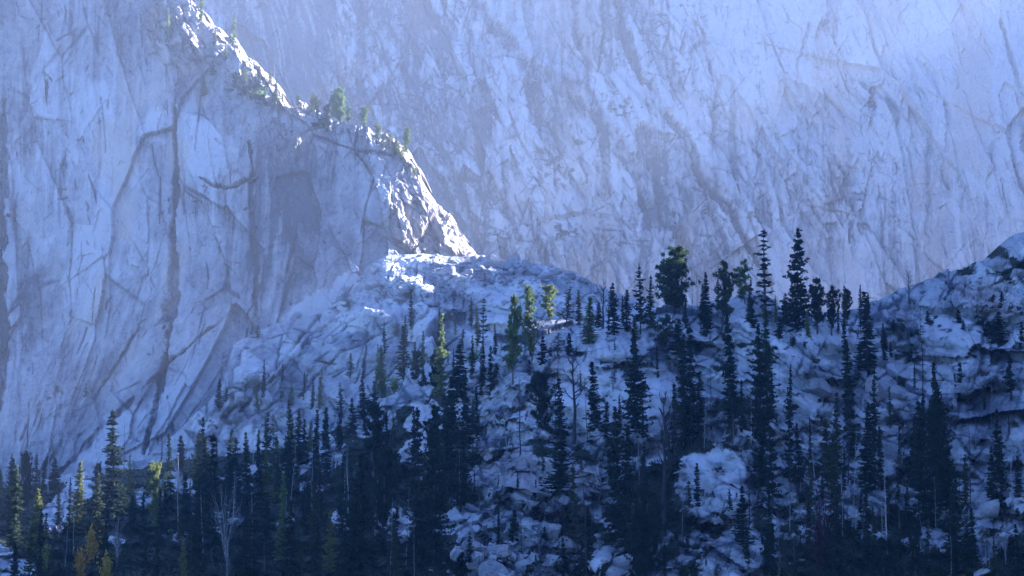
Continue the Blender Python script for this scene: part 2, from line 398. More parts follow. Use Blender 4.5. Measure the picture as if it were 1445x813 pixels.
    cracks = [
        ([(2, 140, 6), (5, 220, 9), (4, 330, 8), (2, 420, 12), (6, 500, 14), (-8, 580, 10)], 6, .9),
        ([(246, 150, 2), (246, 195, 5), (247, 260, 8), (242, 330, 7), (246, 390, 12), (240, 440, 12), (236, 490, 6), (226, 540, 8), (218, 590, 6), (200, 640, 4)], 5, .85),
        ([(352, 200, 2), (356, 240, 4), (352, 275, 6), (358, 330, 5), (362, 380, 7), (358, 440, 6), (352, 500, 2)], 4, .62),
        ([(284, 250, 1), (302, 264, 4), (325, 265, 3), (345, 256, 5), (362, 252, 2)], 4, .7),
        ([(330, 440, 2), (250, 500, 3), (170, 580, 5), (110, 640, 6), (70, 680, 4)], 4, .55),
        ([(100, 330, 4), (95, 410, 6), (100, 440, 3)], 3, .45),
        
        ([(238, 560, 3), (242, 600, 4), (250, 630, 3)], 2, .6), ([(190, 470, 2), (160, 520, 3), (110, 600, 4), (60, 660, 3)], 3, .45),
        ([(420, 300, 2), (415, 350, 3), (400, 400, 2)], 2, .4), ([(505, 120, 3), (500, 150, 3)], 2, .4),
        ([(100, 470, 3), (60, 540, 5), (30, 620, 4)], 4, .4),
        ([(500, 210, 2), (520, 240, 3), (545, 260, 3), (560, 300, 3)], 3, .4), ([(440, 190, 2), (500, 210, 3), (560, 225, 3)], 3, .45),
    ]
    for pts, w, k in cracks:
        q = polyline(wx, wy, [(p[0], p[1], p[2] * 1.35) for p in pts], w); th = np.clip(.38 + .6 * thn, .02, .8)
        q = sm(th, th + .4, q) * (brk * .8 if k < .7 else .4 + .6 * brk)
        D -= 4.5 * q * (k + .15); tone -= (.54 * k) * q * (.75 + .5 * sm(-.3, .3, fbm(U / 1.5, W / 5, 145, 4)))
    PS = PX + g                                          # joints follow the strata
    jm = np.zeros_like(PX)
    for sd_ in range(2):
        gg = np.random.default_rng(185 + sd_)
        for _ in range(130):
            x = gg.uniform(-10, 560); y = gg.uniform(0, 650); L = 10 * 10 ** gg.random(); a = R((90, 84, 97, 40, 150)[gg.integers(5)] + gg.normal(0, 6)); 
            if abs(math.cos(a)) > .5: L *= .35
            g0 = .0042 * max(y - 330, 0) ** 1.78
            w_ = gg.uniform(1.5, 3.0)
            xa = x + g0; q = [(xa, y, w_ * .6), (xa + math.cos(a) * L * .5 + gg.normal(0, 1.5), y + math.sin(a) * L * .5, w_), (xa + math.cos(a) * L, y + math.sin(a) * L, w_ * .5)]
            m = polyline(PS, PY, q, w_) * gg.uniform(.3, 1)
            if sd_ == 0: jm = np.maximum(jm, m)
            else: tone += .22 * m * (gg.random() - .35)
    jt = joints(PX, PY, 800, (-10, 660, 0, 660), (88, 75, 100, 60, 120, 10, 150), (4, 18), (1.3, 2.2), 189) * (.35 + .65 * sm(-.2, .3, fbm(U / 14, W / 14, 188, 4)))
    D -= .5 * jt; tone -= .36 * jt
    D -= 1.1 * jm; tone -= .40 * jm
    for cx, cy, rx_, ry_, ro, k in [(298, 205, 34, 48, -12, .30), (222, 172, 26, 28, 0, .2), (160, 340, 60, 70, 0, .12), (105, 190, 24, 70, 10, .14), (60, 120, 30, 60, 20, .1), (185, 225, 30, 30, 0, .14), (150, 120, 30, 60, 0, .12),
                                    (60, 430, 22, 110, 12, -.2), (450, 430, 60, 22, -30, .34), (490, 395, 34, 16, -50, .3), (170, 610, 90, 24, -42, .28), (250, 560, 30, 60, 20, .16), (80, 600, 20, 50, 25, .12), (420, 170, 44, 22, 30, .14), (380, 420, 26, 60, 0, -.1), (455, 190, 26, 12, 10, -.2), (430, 105, 40, 30, 40, .1)]:
        tone += k * blob(PX + 26 * fbm(U / 9, W / 9, 190, 6, .65), PY + 34 * fbm(U / 9, W / 9, 191, 6, .65), cx, cy, rx_, ry_, ro, .45)
    tone = .48 + (tone - .50) * 1.85 + .09 * fbm(U / 1.3, W / 1.9, 199, 3, .7) - .34 * np.clip(crest * 1.3, 0, 1)  # crest darkened in colour so its sunlit rock does not clip
    veg = np.zeros_like(tone); vn = fbm(U / 3, W / 3, 195, 5)
    for cx, cy, rx_, ry_ in [(370, 130, 60, 14), (470, 180, 40, 14), (330, 120, 30, 16), (80, 570, 60, 40), (440, 175, 40, 16), (60, 640, 40, 30)]:
        veg += sm(.05, .35, vn) * blob(PX, PY, cx, cy, rx_, ry_, 0, .8)
    # the crest rolls over to its sunny right-hand flank
    roll = .8 * np.clip(1 - dist / 26.0, 0, 1) ** 2 * (.3 + sm(-.25, .2, fbm(U / 4, W / 4, 197, 4))) * sm(250, 330, PX) * (.25 + .75 * np.maximum(1 - sm(400, 440, PX), sm(540, 600, PX)) - .2)
    prow = sm(545, 674, PX) ** 1.3 * 11 * blob(PX, PY, 640, 330, 150, 140, 0, .9)
    Yf = Y - D + roll * 16 + prow
    rag = 2.4 * fbm(U / 4, W * 0 + 3, 198, 5) * np.clip(1 - dist / 30, 0, 1) * sm(230, 260, PX)
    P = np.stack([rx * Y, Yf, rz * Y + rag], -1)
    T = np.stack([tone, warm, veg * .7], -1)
    # behind the crest: back side falling away to the right and rear
    last = P[-1]; ext = []; extT = []
    for k, (by, bz, bx) in enumerate([(5, -.6, 1.0), (14, -4, 3), (34, -16, 7), (80, -60, 16), (170, -170, 40), (300, -260, 70)]):
        q = last.copy(); q[:, 0] += bx; q[:, 1] += by + 2 * fbm(last[:, 0] / 5, last[:, 0] * 0 + k, 7, 3); q[:, 2] += bz
        q[:, 2] = np.maximum(q[:, 2], 5.0)
        ext.append(q); extT.append(T[-1])
    P = np.concatenate([P, np.array(ext)], 0); T = np.concatenate([T, np.array(extT)], 0)
    # right end: columns that wrap round the toe of the ridge
    Pc = [P]; Tc = [T]
    for (bx, by, bz) in [(1.5, 6, -1), (4, 16, -3), (8, 40, -8), (20, 120, -30)]:
        q = P[:, -1].copy(); q[:, 0] += bx; q[:, 1] += by; q[:, 2] = np.maximum(q[:, 2] + bz, 0)
        Pc.append(q[:, None]); Tc.append(T[:, -1:])
    return sheet('cliff', np.concatenate(Pc, 1), np.concatenate(Tc, 1), M_butt)

# ------------------------------------------------------------------ L3: middle slope of slabs and talus
SKY3 = [(60, 676), (100, 668), (200, 648), (255, 606), (285, 575), (312, 548), (330, 486), (390, 455), (430, 448), (455, 440), (490, 406), (520, 374), (545, 362), (600, 358), (640, 362), (680, 358), (700, 364), (740, 368), (790, 381), (820, 392), (850, 404), (900, 424), (1010, 452)]
SKY4 = [(-200, 690), (0, 688), (100, 682), (170, 668), (230, 655), (300, 648), (360, 640), (420, 628), (470, 605), (510, 590), (545, 560), (570, 548), (600, 535), (640, 515), (670, 500), (700, 478), (740, 458), (780, 455), (830, 458), (870, 452), (905, 444), (940, 434), (985, 434), (1030, 424), (1062, 414), (1100, 430), (1140, 445), (1190, 446), (1225, 432), (1260, 415), (1290, 405), (1330, 391), (1345, 385), (1365, 380), (1385, 372), (1405, 352), (1425, 335), (1445, 325), (1500, 290), (1700, 180)]
def mid_slope():
    sky = lin(SKY3); sky4 = lin(SKY4)
    pxs = np.linspace(60, 1010, 600)
    n = 230; t = np.linspace(0, 1, n)[:, None]
    top = sky(pxs)[None]; bot = np.maximum(sky4(pxs) + 45, sky(pxs) + 30)[None]
    PX = np.repeat(pxs[None], n, 0); PY = bot + (top - bot) * t
    ytop = lin([(60, 640), (100, 640), (200, 640), (285, 655), (312, 670), (330, 696), (390, 718), (455, 719), (520, 730), (600, 735), (680, 732), (740, 715), (790, 700), (850, 680), (1010, 640)])(PX)
    ybot = lin([(60, 600), (100, 600), (200, 590), (300, 575), (400, 555), (500, 530), (560, 520), (650, 500), (740, 480), (850, 475), (1010, 475)])(PX)
    rx, rz = ratios(PX, PY)
    U = rx * 620; W = rz * 620
    s = (bot - PY) / (bot - top)
    # slabs: long gentle treads broken by steeper risers
    ph = 4.2 * s + 1.1 * fbm(U / 22, W / 22, 201, 4) + .012 * (PX - 500)
    fr = ph - np.floor(ph); st = (np.floor(ph) + sm(.45, 1.0, fr) - ph)
    Y = ybot + (ytop - ybot) * np.clip(s + .20 * st * sm(0, .15, s) * sm(1, .85, s) / 4.2 * 4, 0, 1.02)
    wu = U + 1.2 * fbm(U / 9, W / 9, 203, 6, .65) - .55 * W; ww = W + .55 * U + 1.2 * fbm(U / 9 + 4, W / 9, 205, 6, .65)
    d2, c2, r2 = facets(wu / 16, ww / 7, 212, .8, 0.9)
    d3, c3, r3 = facets(wu / 4.4, ww / 3.0, 213, 1.2, 0.9)
    d4, c4, r4 = facets(wu / 1.6, ww / 1.2, 214, 1.2, 1.0)
    talus = np.clip(blob(PX, PY, 600, 400, 160, 60, -10, .6) + blob(PX, PY, 760, 395, 120, 40, 15, .6), 0, 1)
    slab = 1 - talus
    slab = slab * (1 - sm(560, 700, PX)); c2 = c2 * (1 - .5 * slab); c3 = c3 * (1 - .7 * slab); r3 = .5 + (r3 - .5) * (1 - .6 * slab)
    D = (1.7 - .5 * slab) * d2 + (.3 + .8 * talus) * (1 - .6 * slab) * d3 + 3.2 * blob(PX, PY, 604, 474, 18, 56, 6, .3) + (.10 + .6 * talus) * d4 + .5 * fbm(U / 9, W / 9, 231, 6)
    tone = .58 + .10 * fbm(U / 30, W / 30, 251, 4) + .22 * (r2 - .5) + .20 * (r3 - .5) + .22 * (r4 - .5) * talus - .14 * c2 - .14 * c3 - .14 * c4 * talus
    wx = PX + 4 * fbm(U / 6, W / 6, 241, 4); wy = PY + 4 * fbm(U / 6 + 5, W / 6, 242, 4)
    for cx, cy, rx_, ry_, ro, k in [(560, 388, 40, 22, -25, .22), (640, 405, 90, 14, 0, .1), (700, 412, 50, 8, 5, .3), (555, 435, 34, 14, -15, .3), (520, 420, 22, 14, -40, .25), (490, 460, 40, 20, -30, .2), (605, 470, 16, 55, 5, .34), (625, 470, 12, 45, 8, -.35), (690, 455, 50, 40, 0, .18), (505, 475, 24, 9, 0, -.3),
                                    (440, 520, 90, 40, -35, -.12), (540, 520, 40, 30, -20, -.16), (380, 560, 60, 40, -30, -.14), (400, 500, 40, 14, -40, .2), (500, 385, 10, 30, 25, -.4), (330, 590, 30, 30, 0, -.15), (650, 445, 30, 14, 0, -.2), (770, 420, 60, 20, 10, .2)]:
        tone += k * blob(wx, wy, cx, cy, rx_, ry_, ro, .5)  # pillar's lit left and shaded right side are painted into the tone here
    for pts, w, k in [([(500, 395, 5), (488, 415, 6), (470, 430, 4)], 4, .6), ([(455, 440, 3), (400, 500, 4), (340, 580, 4)], 3, .5), ([(620, 425, 3), (600, 460, 3), (596, 510, 3)], 3, .5), ([(540, 470, 3), (480, 500, 3), (420, 560, 3)], 3, .35), ([(480, 440, 3), (440, 470, 3), (380, 540, 4)], 3, .4), ([(560, 370, 2), (540, 400, 3), (470, 425, 3)], 3, .3)]:
        q = sm(.05, .8, polyline(wx, wy, pts, w)); D -= 1.6 * q; tone -= .55 * k * q
    st = fbm(wu / 1.4, ww / 14, 262, 4); tone -= slab * .14 * sm(.1, .5, st)
    jm = joints(PX, PY, 300, (290, 900, 360, 620), (-38, -30, 140, 60, 100, 10), (10, 60), (1.5, 2.8), 285)
    D -= .6 * jm; tone -= .5 * jm
    tone = .57 + (tone - .56) * 1.5 + .14 * fbm(U / 9, W / 5, 298, 4) + .14 * fbm(U / .9, W / .7, 299, 3, .7)
    veg = np.zeros_like(tone); vn = fbm(U / 2.2, W / 1.6, 295, 5)
    for cx, cy, rx_, ry_, k in [(480, 430, 30, 16, 1), (330, 545, 30, 40, .9), (390, 600, 110, 50, .55), (560, 470, 40, 40, .4), (300, 600, 50, 40, .8), (520, 560, 80, 40, .5), (860, 420, 60, 30, .2), (375, 540, 40, 20, .7), (630, 480, 30, 30, .4)]:
        veg += k * sm(-.1, .3, vn) * blob(PX, PY, cx, cy, rx_, ry_, 0, .8)
    warm = .35 * sm(.1, .5, fbm(U / 10, W / 10, 271, 4)) * sm(520, 640, PX)
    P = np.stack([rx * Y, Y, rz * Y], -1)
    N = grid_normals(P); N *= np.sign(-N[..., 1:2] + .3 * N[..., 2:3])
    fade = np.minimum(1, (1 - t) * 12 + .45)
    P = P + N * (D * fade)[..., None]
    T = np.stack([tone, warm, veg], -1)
    ext = []; 
    for (by, bz) in [(8, .3), (22, -3), (50, -22), (120, -90)]:
        q = P[-1].copy(); q[:, 1] += by; q[:, 2] = np.maximum(q[:, 2] + bz, 0); ext.append(q)
    P = np.concatenate([P, np.array(ext)], 0); T = np.concatenate([T, np.repeat(T[-1:], len(ext), 0)], 0)
    return sheet('rock_slope', P, T, M_slope)

# ------------------------------------------------------------------ L4: forested knoll in front
OUT = [  # rock outcrops that stand forward: px, py, rx, ry, rot, metres
    (872, 492, 62, 26, -4, 5), (880, 560, 100, 75, 10, 6), (775, 672, 88, 52, 0, 8), (1005, 685, 62, 68, 12, 8), (1160, 500, 70, 40, 6, 6), (1120, 560, 45, 60, 10, 4), (1345, 505, 70, 60, 30, 6), (1400, 590, 90, 70, 40, 6),
    (1050, 435, 50, 26, 0, 3), (920, 455, 40, 22, 0, 3), (700, 535, 50, 50, -30, 4), (560, 735, 48, 36, -10, 5), (590, 650, 30, 40, -30, 4), (720, 775, 90, 50, 0, 5), (1250, 620, 40, 60, 10, 4), (1235, 560, 40, 40, 0, 4), (1400, 720, 60, 50, 20, 4), (30, 800, 60, 30, 20, 5),
    (205, 700, 30, 20, 0, 2), (100, 720, 60, 40, -40, 3), (1020, 790, 60, 40, 0, 4), (880, 795, 40, 25, 0, 3), (1210, 710, 50, 40, 10, 3), (1100, 680, 40, 40, 20, 3), (520, 590, 40, 40, 0, 3), (1270, 440, 50, 20, -10, 2), (1350, 395, 50, 16, -10, 2), (1420, 360, 40, 30, -30, 3)]
ROCK = [  # bare-rock areas (px, py, rx, ry, rot): elsewhere the forest floor
    (880, 560, 150, 130, 0), (770, 460, 110, 60, 0), (1060, 440, 180, 45, 0), (1160, 520, 110, 90, 0), (1340, 480, 200, 130, 20), (1400, 600, 120, 110, 30), (775, 680, 110, 60, 0), (720, 775, 110, 55, 0), (1010, 690, 75, 85, 0), (690, 560, 75, 90, 0), (1150, 620, 60, 60, 0),
    (560, 735, 45, 34, -10), (590, 650, 26, 40, -30), (205, 702, 30, 18, 0), (95, 720, 70, 36, -40), (20, 800, 60, 30, 20), (520, 590, 50, 40, 0), (470, 640, 30, 26, 0), (1040, 790, 60, 40, 0), (1240, 620, 70, 110, 0), (1400, 730, 70, 70, 20), (880, 795, 50, 25, 0), (1300, 760, 60, 30, 0), (420, 655, 40, 14, -15), (600, 600, 40, 40, 0), (580, 545, 60, 34, -20), (630, 530, 40, 40, 0), (340, 665, 60, 12, 0), (1180, 700, 50, 50, 0), (300, 730, 50, 12, 10), (130, 700, 30, 20, -30), (350, 690, 26, 12, 0), (440, 690, 30, 14, 0), (400, 740, 24, 12, 0), (470, 740, 16, 18, 0), (170, 770, 30, 10, 10), (240, 760, 30, 12, 0), (250, 690, 40, 14, 0), (640, 740, 40, 24, 0)]
def knoll():
    sky = lin(SKY4)
    pxs = np.r_[np.linspace(-200, -14, 40), np.linspace(-12, 1458, 1000), np.linspace(1462, 1700, 50)]
    n = 330; t = np.linspace(0, 1, n)[:, None]
    top = sky(pxs)[None]; bot = 850.0
    PX = np.repeat(pxs[None], n, 0); PY = bot + (top - bot) * t
    ysky = lin([(-200, 570), (0, 565), (200, 555), (300, 545), (400, 535), (500, 515), (560, 500), (640, 478), (740, 455), (850, 450), (960, 455), (1060, 450), (1140, 446), (1230, 465), (1290, 485), (1345, 500), (1400, 500), (1445, 492), (1700, 450)])(PX)
    ybot = lin([(-200, 300), (200, 305), (600, 325), (800, 340), (1000, 335), (1200, 320), (1445, 310), (1700, 290)])(PX)
    rx, rz = ratios(PX, PY)
    U = rx * 400; W = rz * 400
    s = (bot - PY) / (bot - top)
    wu = U + .55 * fbm(U / 5, W / 5, 303, 6, .65); ww = W + .55 * fbm(U / 5 + 4, W / 5, 305, 6, .65)
    l1 = cells(wu / 15, ww / 11, 321)[2]; l2 = cells(wu / 6, ww / 4.5, 322)[2]
    ph = 6.5 * s + .6 * fbm(U / 16, W / 16, 301, 4) + .006 * PX + .9 * l1
    ph2 = 17 * s + .8 * fbm(U / 9, W / 9, 302, 4) + .012 * PX + 1.2 * l2
    fr2 = ph2 - np.floor(ph2); st2 = np.floor(ph2) + sm(.5, 1.0, fr2) - ph2
    fr = ph - np.floor(ph)
    st = np.floor(ph) + sm(.55, 1.0, fr) - ph
    lo = np.clip(s * (1.35 - .35 * s), 0, 1)             # steeper towards the top
    Y = ybot + (ysky - ybot) * np.clip(s + (.70 * st / 6.5 + .6 * st2 / 17) * sm(0, .12, s) * sm(1, .9, s), 0, 1)
    jx = PX + 34 * fbm(U / 7, W / 7, 341, 6, .62); jy = PY + 22 * fbm(U / 7 + 5, W / 7, 342, 6, .62)
    for cx, cy, rx_, ry_, ro, k in OUT:
        Y -= k * blob(PX * .6 + jx * .4, PY * .6 + jy * .4, cx, cy, rx_, ry_, ro, .22)
    pass
    sl = .5 * sm(900, 1300, PX) - .2                      # joints dip left on the left, right on the right
    a = wu + sl * ww * -1; bb = ww + sl * wu
    d1, c1, r1 = facets(a / 17, bb / 10, 311, .6, 0.7)
    d2, c2, r2 = facets(a / 7.0, bb / 4.0, 312, .65, 0.75)
    d3, c3, r3 = facets(a / 2.7, bb / 1.8, 313, .8, 0.8)
    d4, c4, r4 = facets(a / 1.0, bb / .75, 314, 1.1, 1.0)
    rock = np.zeros_like(PX)
    for cx, cy, rx_, ry_, ro in ROCK: rock = np.maximum(rock, blob(jx, jy, cx, cy, rx_, ry_, ro, .45))
    big = .62 * sm(600, 700, PX) * (1 - .8 * blob(PX, PY, 940, 690, 50, 120, 0, .5)) * (1 - .6 * sm(690, 800, PY) * sm(1040, 1120, PX))
    rock = sm(.38, .62, np.maximum(rock * .85, big) + .55 * fbm(U / 5, W / 3.2, 399, 6, .6))
    talus = np.clip(blob(PX, PY, 1390, 425, 80, 45, 20, .6) + blob(PX, PY, 690, 600, 60, 60, 0, .6) + blob(PX, PY, 720, 785, 110, 50, 0, .6) + blob(PX, PY, 1150, 610, 50, 50, 0, .6), 0, 1)
    smo = np.zeros_like(PX)
    for cx, cy, rx_, ry_, ro in [(872, 560, 95, 66, 0), (875, 488, 60, 20, 0), (1160, 492, 72, 26, 4), (1118, 560, 34, 52, -20), (1350, 495, 75, 44, 30), (1405, 575, 90, 56, 35), (775, 668, 86, 46, 0), (1005, 655, 52, 36, 10), (1422, 352, 44, 22, -30), (1240, 600, 40, 30, 0), (1330, 450, 60, 24, 0), (560, 733, 36, 26, -10), (700, 548, 40, 36, -30), (1060, 436, 60, 16, 0)]:
        smo = np.maximum(smo, blob(PX * .5 + jx * .5, PY * .5 + jy * .5, cx, cy, rx_, ry_, ro, .35))
    kf = 1 - .8 * smo
    c1 = c1 * (1 - .6 * smo); c2 = c2 * kf; c3 = c3 * kf; r2 = .5 + (r2 - .5) * kf; r3 = .5 + (r3 - .5) * kf
    stri = fbm((U * .8 + W * .6) / .5, (U * -.6 + W * .8) / 9, 334, 4)      # grain of the smooth slabs
    D = (2.2 - .9 * smo) * d1 + 1.15 * kf * d2 + (.26 + .7 * talus) * kf * d3 + (.07 + .4 * talus) * kf * d4 + .25 * fbm(U / 5, W / 5, 331, 7, .55) + .10 * smo * stri
    D = D * (.5 + .5 * rock) + (1 - rock) * .5 * fbm(U / 2, W / 1.2, 333, 4)
    tone = .66 + .12 * fbm(U / 18, W / 18, 351, 4) + .20 * (r2 - .5) + .14 * (r3 - .5) + .16 * (r4 - .5) * talus - .30 * c1 - .42 * c2 - .16 * c3 - .2 * c4 * talus
    st = fbm(a / .8, W / 9, 362, 4); tone -= .14 * sm(.1, .5, st)
    tone += smo * (.08 + .14 * stri)
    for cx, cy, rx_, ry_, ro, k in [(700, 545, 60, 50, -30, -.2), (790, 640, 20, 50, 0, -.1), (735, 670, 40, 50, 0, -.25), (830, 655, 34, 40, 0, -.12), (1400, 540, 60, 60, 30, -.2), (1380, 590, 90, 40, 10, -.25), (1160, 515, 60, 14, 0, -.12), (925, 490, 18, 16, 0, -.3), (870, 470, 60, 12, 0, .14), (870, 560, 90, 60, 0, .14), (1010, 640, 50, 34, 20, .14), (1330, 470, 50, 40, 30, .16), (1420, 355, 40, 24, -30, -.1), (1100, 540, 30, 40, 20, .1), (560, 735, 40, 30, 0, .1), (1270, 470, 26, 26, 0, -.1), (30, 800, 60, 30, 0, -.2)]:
        tone += k * blob(jx, jy, cx, cy, rx_, ry_, ro, .5)  # partly painted light: bright boulder top, its darker right end, shaded rock
    rr = ridged(a / 3.2 + .6 * fbm(U / 4, W / 4, 380, 3), bb / 3.4, 381, 3)
    ck = sm(.80, .96, rr); D -= ck * .25; tone -= ck * .22
    jm = joints(PX, PY, 420, (600, 1450, 340, 850), (20, -25, 85, 100, 45, 130), (8, 50), (1.6, 3.2), 385)
    jm = np.maximum(jm, joints(PX, PY, 160, (640, 820, 520, 850), (10, -10, 30), (10, 40), (1.6, 3.0), 386))
    jm = jm * (1 - .55 * smo); D -= .4 * jm; tone -= .55 * jm
    tone = .57 + (tone - .60) * 1.5 + .26 * fbm(U / 8, W / 4, 398, 5, .55) + .12 * fbm(U / .7, W / .5, 397, 3, .7)
    vn = fbm(U / 2.6, W / 1.5, 395, 5)
    veg = np.clip((1 - rock) * 1.25 + .55 * vn - .05, 0, 1)
    veg = np.maximum(veg, sm(.38, .6, vn + .35 * c2 + .25 * ck) * .9)
    for cx, cy, rx_, ry_, ro, k in [(1275, 490, 26, 30, 30, 1), (1400, 470, 40, 22, 30, .8), (1260, 600, 30, 14, 0, .8), (1280, 660, 50, 30, 0, .7)]:
        veg = np.maximum(veg, k * sm(-.3, .1, vn) * blob(jx, jy, cx, cy, rx_, ry_, ro, .6))
    warm = .55 * sm(.1, .5, fbm(U / 6, W / 6, 371, 4)) * blob(PX, PY, 760, 560, 260, 200, 0, .8) + .8 * blob(jx, jy, 1400, 425, 60, 35, 20, .7) + .4 * blob(jx, jy, 775, 670, 90, 50, 0, .6)
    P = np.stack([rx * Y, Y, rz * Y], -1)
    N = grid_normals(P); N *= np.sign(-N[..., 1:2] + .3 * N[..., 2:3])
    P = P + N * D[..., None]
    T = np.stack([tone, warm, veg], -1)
    ext = []
    for (by, bz) in [(4, -.1), (12, -2.5), (28, -9), (60, -26), (130, -60)]:
        q = P[-1].copy(); q[:, 1] += by; q[:, 2] = np.maximum(q[:, 2] + bz, -8 + by * .01); ext.append(q)
    fr_ = []
    for (yy, zz) in [(40, -24.0), (230, -14.0)]:
        q = P[0].copy(); k = yy / q[:, 1]; q[:, 0] = q[:, 0] * (k * .5 + .5); q[:, 1] = yy; q[:, 2] = zz; fr_.append(q)
    P = np.concatenate([np.array(fr_), P, np.array(ext)], 0)
    T = np.concatenate([np.repeat(T[:1], 2, 0), T, np.repeat(T[-1:], len(ext), 0)], 0)
    return sheet('hill', P, T, M_knoll)

# ------------------------------------------------------------------ mountain flank out of frame to the right: added and shaped to keep the valley in shade
def flank():
    nx, ny = 130, 220
    s = np.linspace(0, 1, nx)[None]; y = np.linspace(-40, 905, ny)[:, None]
    x0 = np.maximum(.232 * y + 6, 30); x = x0 + s * 250
    crest = lin([(-40, 120), (120, 150), (300, 165), (400, 190), (490, 200), (506, 182), (531, 177), (554, 177), (576, 183), (602, 187), (618, 218), (680, 234), (760, 253), (830, 272), (870, 293), (890, 280), (905, 200)])(y)  # crest heights and dip chosen for where sunlight gets past
    base = lin([(-40, -26), (120, -20), (300, 20), (480, 78), (560, 70), (700, 40), (905, 0)])(y)
    prof = sm(0, .44, s) * (1 - .55 * sm(.5, 1, s))
    z = base + (crest - base) * prof + 6 * fbm(x / 40, y / 40, 401, 5) * sm(0, .3, s) + 12 * fbm(x * 0, y / 22, 402, 5) * prof * (1 - .7 * sm(470, 500, y) * sm(640, 615, y))
    P = np.stack([x + 0 * y, y + 0 * x, z], -1)
    T = np.stack([.5 + .2 * fbm(x / 20, y / 20 + 0 * x, 403, 5), 0 * z, sm(0, .5, fbm(x / 12, y / 12 + 0 * x, 404, 5))], -1)
    return sheet('shade_mountain', P, T, M_slope)

W1 = back_wall(); W2 = buttress(); W3 = mid_slope(); W4 = knoll(); W5 = flank()
gp = np.stack(np.meshgrid(np.linspace(-640, 640, 20), np.linspace(-60, 1640, 24)), -1)
gp = np.concatenate([gp, np.full(gp.shape[:2] + (1,), -27.0)], -1)
G0 = sheet('ground', gp, np.tile(np.array([.4, .1, 1.0]), gp.shape[:2] + (1,)), M_knoll)

# ------------------------------------------------------------------ plant and stone materials
def leaf_mat(name, c, var=.35, island=False):
    m, nt, b = nodes(name)
    b.inputs['Specular IOR Level'].default_value = 0.1
    N = nt.nodes.new; L = nt.links.new
    oi = N('ShaderNodeObjectInfo'); ge = N('ShaderNodeNewGeometry')
    hs = N('ShaderNodeHueSaturation'); hs.inputs['Color'].default_value = (*c, 1)
    mr = N('ShaderNodeMapRange'); mr.inputs[3].default_value = 1 - var; mr.inputs[4].default_value = 1 + var
    L(ge.outputs['Random Per Island'], mr.inputs[0])
    m2 = N('ShaderNodeMapRange'); m2.inputs[3].default_value = 0.47; m2.inputs[4].default_value = 0.53
    L(oi.outputs['Random'], m2.inputs[0])
    L(mr.outputs[0], hs.inputs['Value']); L(m2.outputs[0], hs.inputs['Hue'])
    L(hs.outputs[0], b.inputs['Base Color'])
    tl = N('ShaderNodeBsdfTranslucent'); mx = N('ShaderNodeMixShader'); mx.inputs[0].default_value = .52
    L(hs.outputs[0], tl.inputs['Color']); L(b.outputs[0], mx.inputs[1]); L(tl.outputs[0], mx.inputs[2]); L(mx.outputs[0], nt.nodes['Material Output'].inputs['Surface'])
    return m

def wood_mat(name, c, var=.4):
    m, nt, b = nodes(name)
    N = nt.nodes.new; L = nt.links.new
    tc = N('ShaderNodeTexCoord'); n = N('ShaderNodeTexNoise'); n.inputs['Scale'].default_value = 30; n.inputs['Detail'].default_value = 3
    L(tc.outputs['Object'], n.inputs['Vector'])
    rp = N('ShaderNodeValToRGB'); rp.color_ramp.elements[0].position = .3; rp.color_ramp.elements[1].position = .7
    rp.color_ramp.elements[0].color = tuple(x * (1 - var) for x in c) + (1,); rp.color_ramp.elements[1].color = tuple(min(1, x * (1 + var)) for x in c) + (1,)
    L(n.outputs[0], rp.inputs[0]); L(rp.outputs[0], b.inputs['Base Color'])
    return m

M = {
    'dark': leaf_mat('spruce_needles', (0.027, 0.043, 0.026)),
    'mid': leaf_mat('fir_needles', (0.060, 0.080, 0.036)),
    'olive': leaf_mat('sunlit_olive_needles', (0.16, 0.195, 0.060)),  # sunlight on the brighter trees is partly painted in as this olive
    'yellow': leaf_mat('autumn_leaves', (0.36, 0.24, 0.05)),
    'rust': leaf_mat('rusty_leaves', (0.06, 0.032, 0.032)),
    'bark': wood_mat('bark', (0.085, 0.075, 0.068)),
    'grey': wood_mat('weathered_wood', (0.28, 0.27, 0.26)),
    'black': wood_mat('burnt_wood', (0.050, 0.046, 0.046)),
    'white': wood_mat('bleached_wood', (0.42, 0.39, 0.37)),
}

# ------------------------------------------------------------------ plant geometry (height 1, base at the origin)
def tube(path, r0, r1, k=5):
    """tapered bent tube through path points"""
    path = np.asarray(path, float); n = len(path)
    d = np.gradient(path, axis=0); d /= np.linalg.norm(d, axis=1, keepdims=True) + 1e-9
    ref = np.where(np.abs(d[:, 2:3]) > .9, np.array([[1., 0, 0]]), np.array([[0, 0, 1.]]))
    a = np.cross(d, ref); a /= np.linalg.norm(a, axis=1, keepdims=True) + 1e-9
    b = np.cross(d, a)
    r = np.linspace(r0, r1, n)[:, None]
    rings = [path + r * (math.cos(2 * math.pi * i / k) * a + math.sin(2 * math.pi * i / k) * b) for i in range(k)]
    V = np.stack(rings, 1).reshape(-1, 3)
    i = np.arange(n - 1)[:, None] * k; j = np.arange(k)[None]; j2 = (j + 1) % k
    F = np.stack([i + j, i + j2, i + k + j2, i + k + j], -1).reshape(-1, 4)
    return V, F

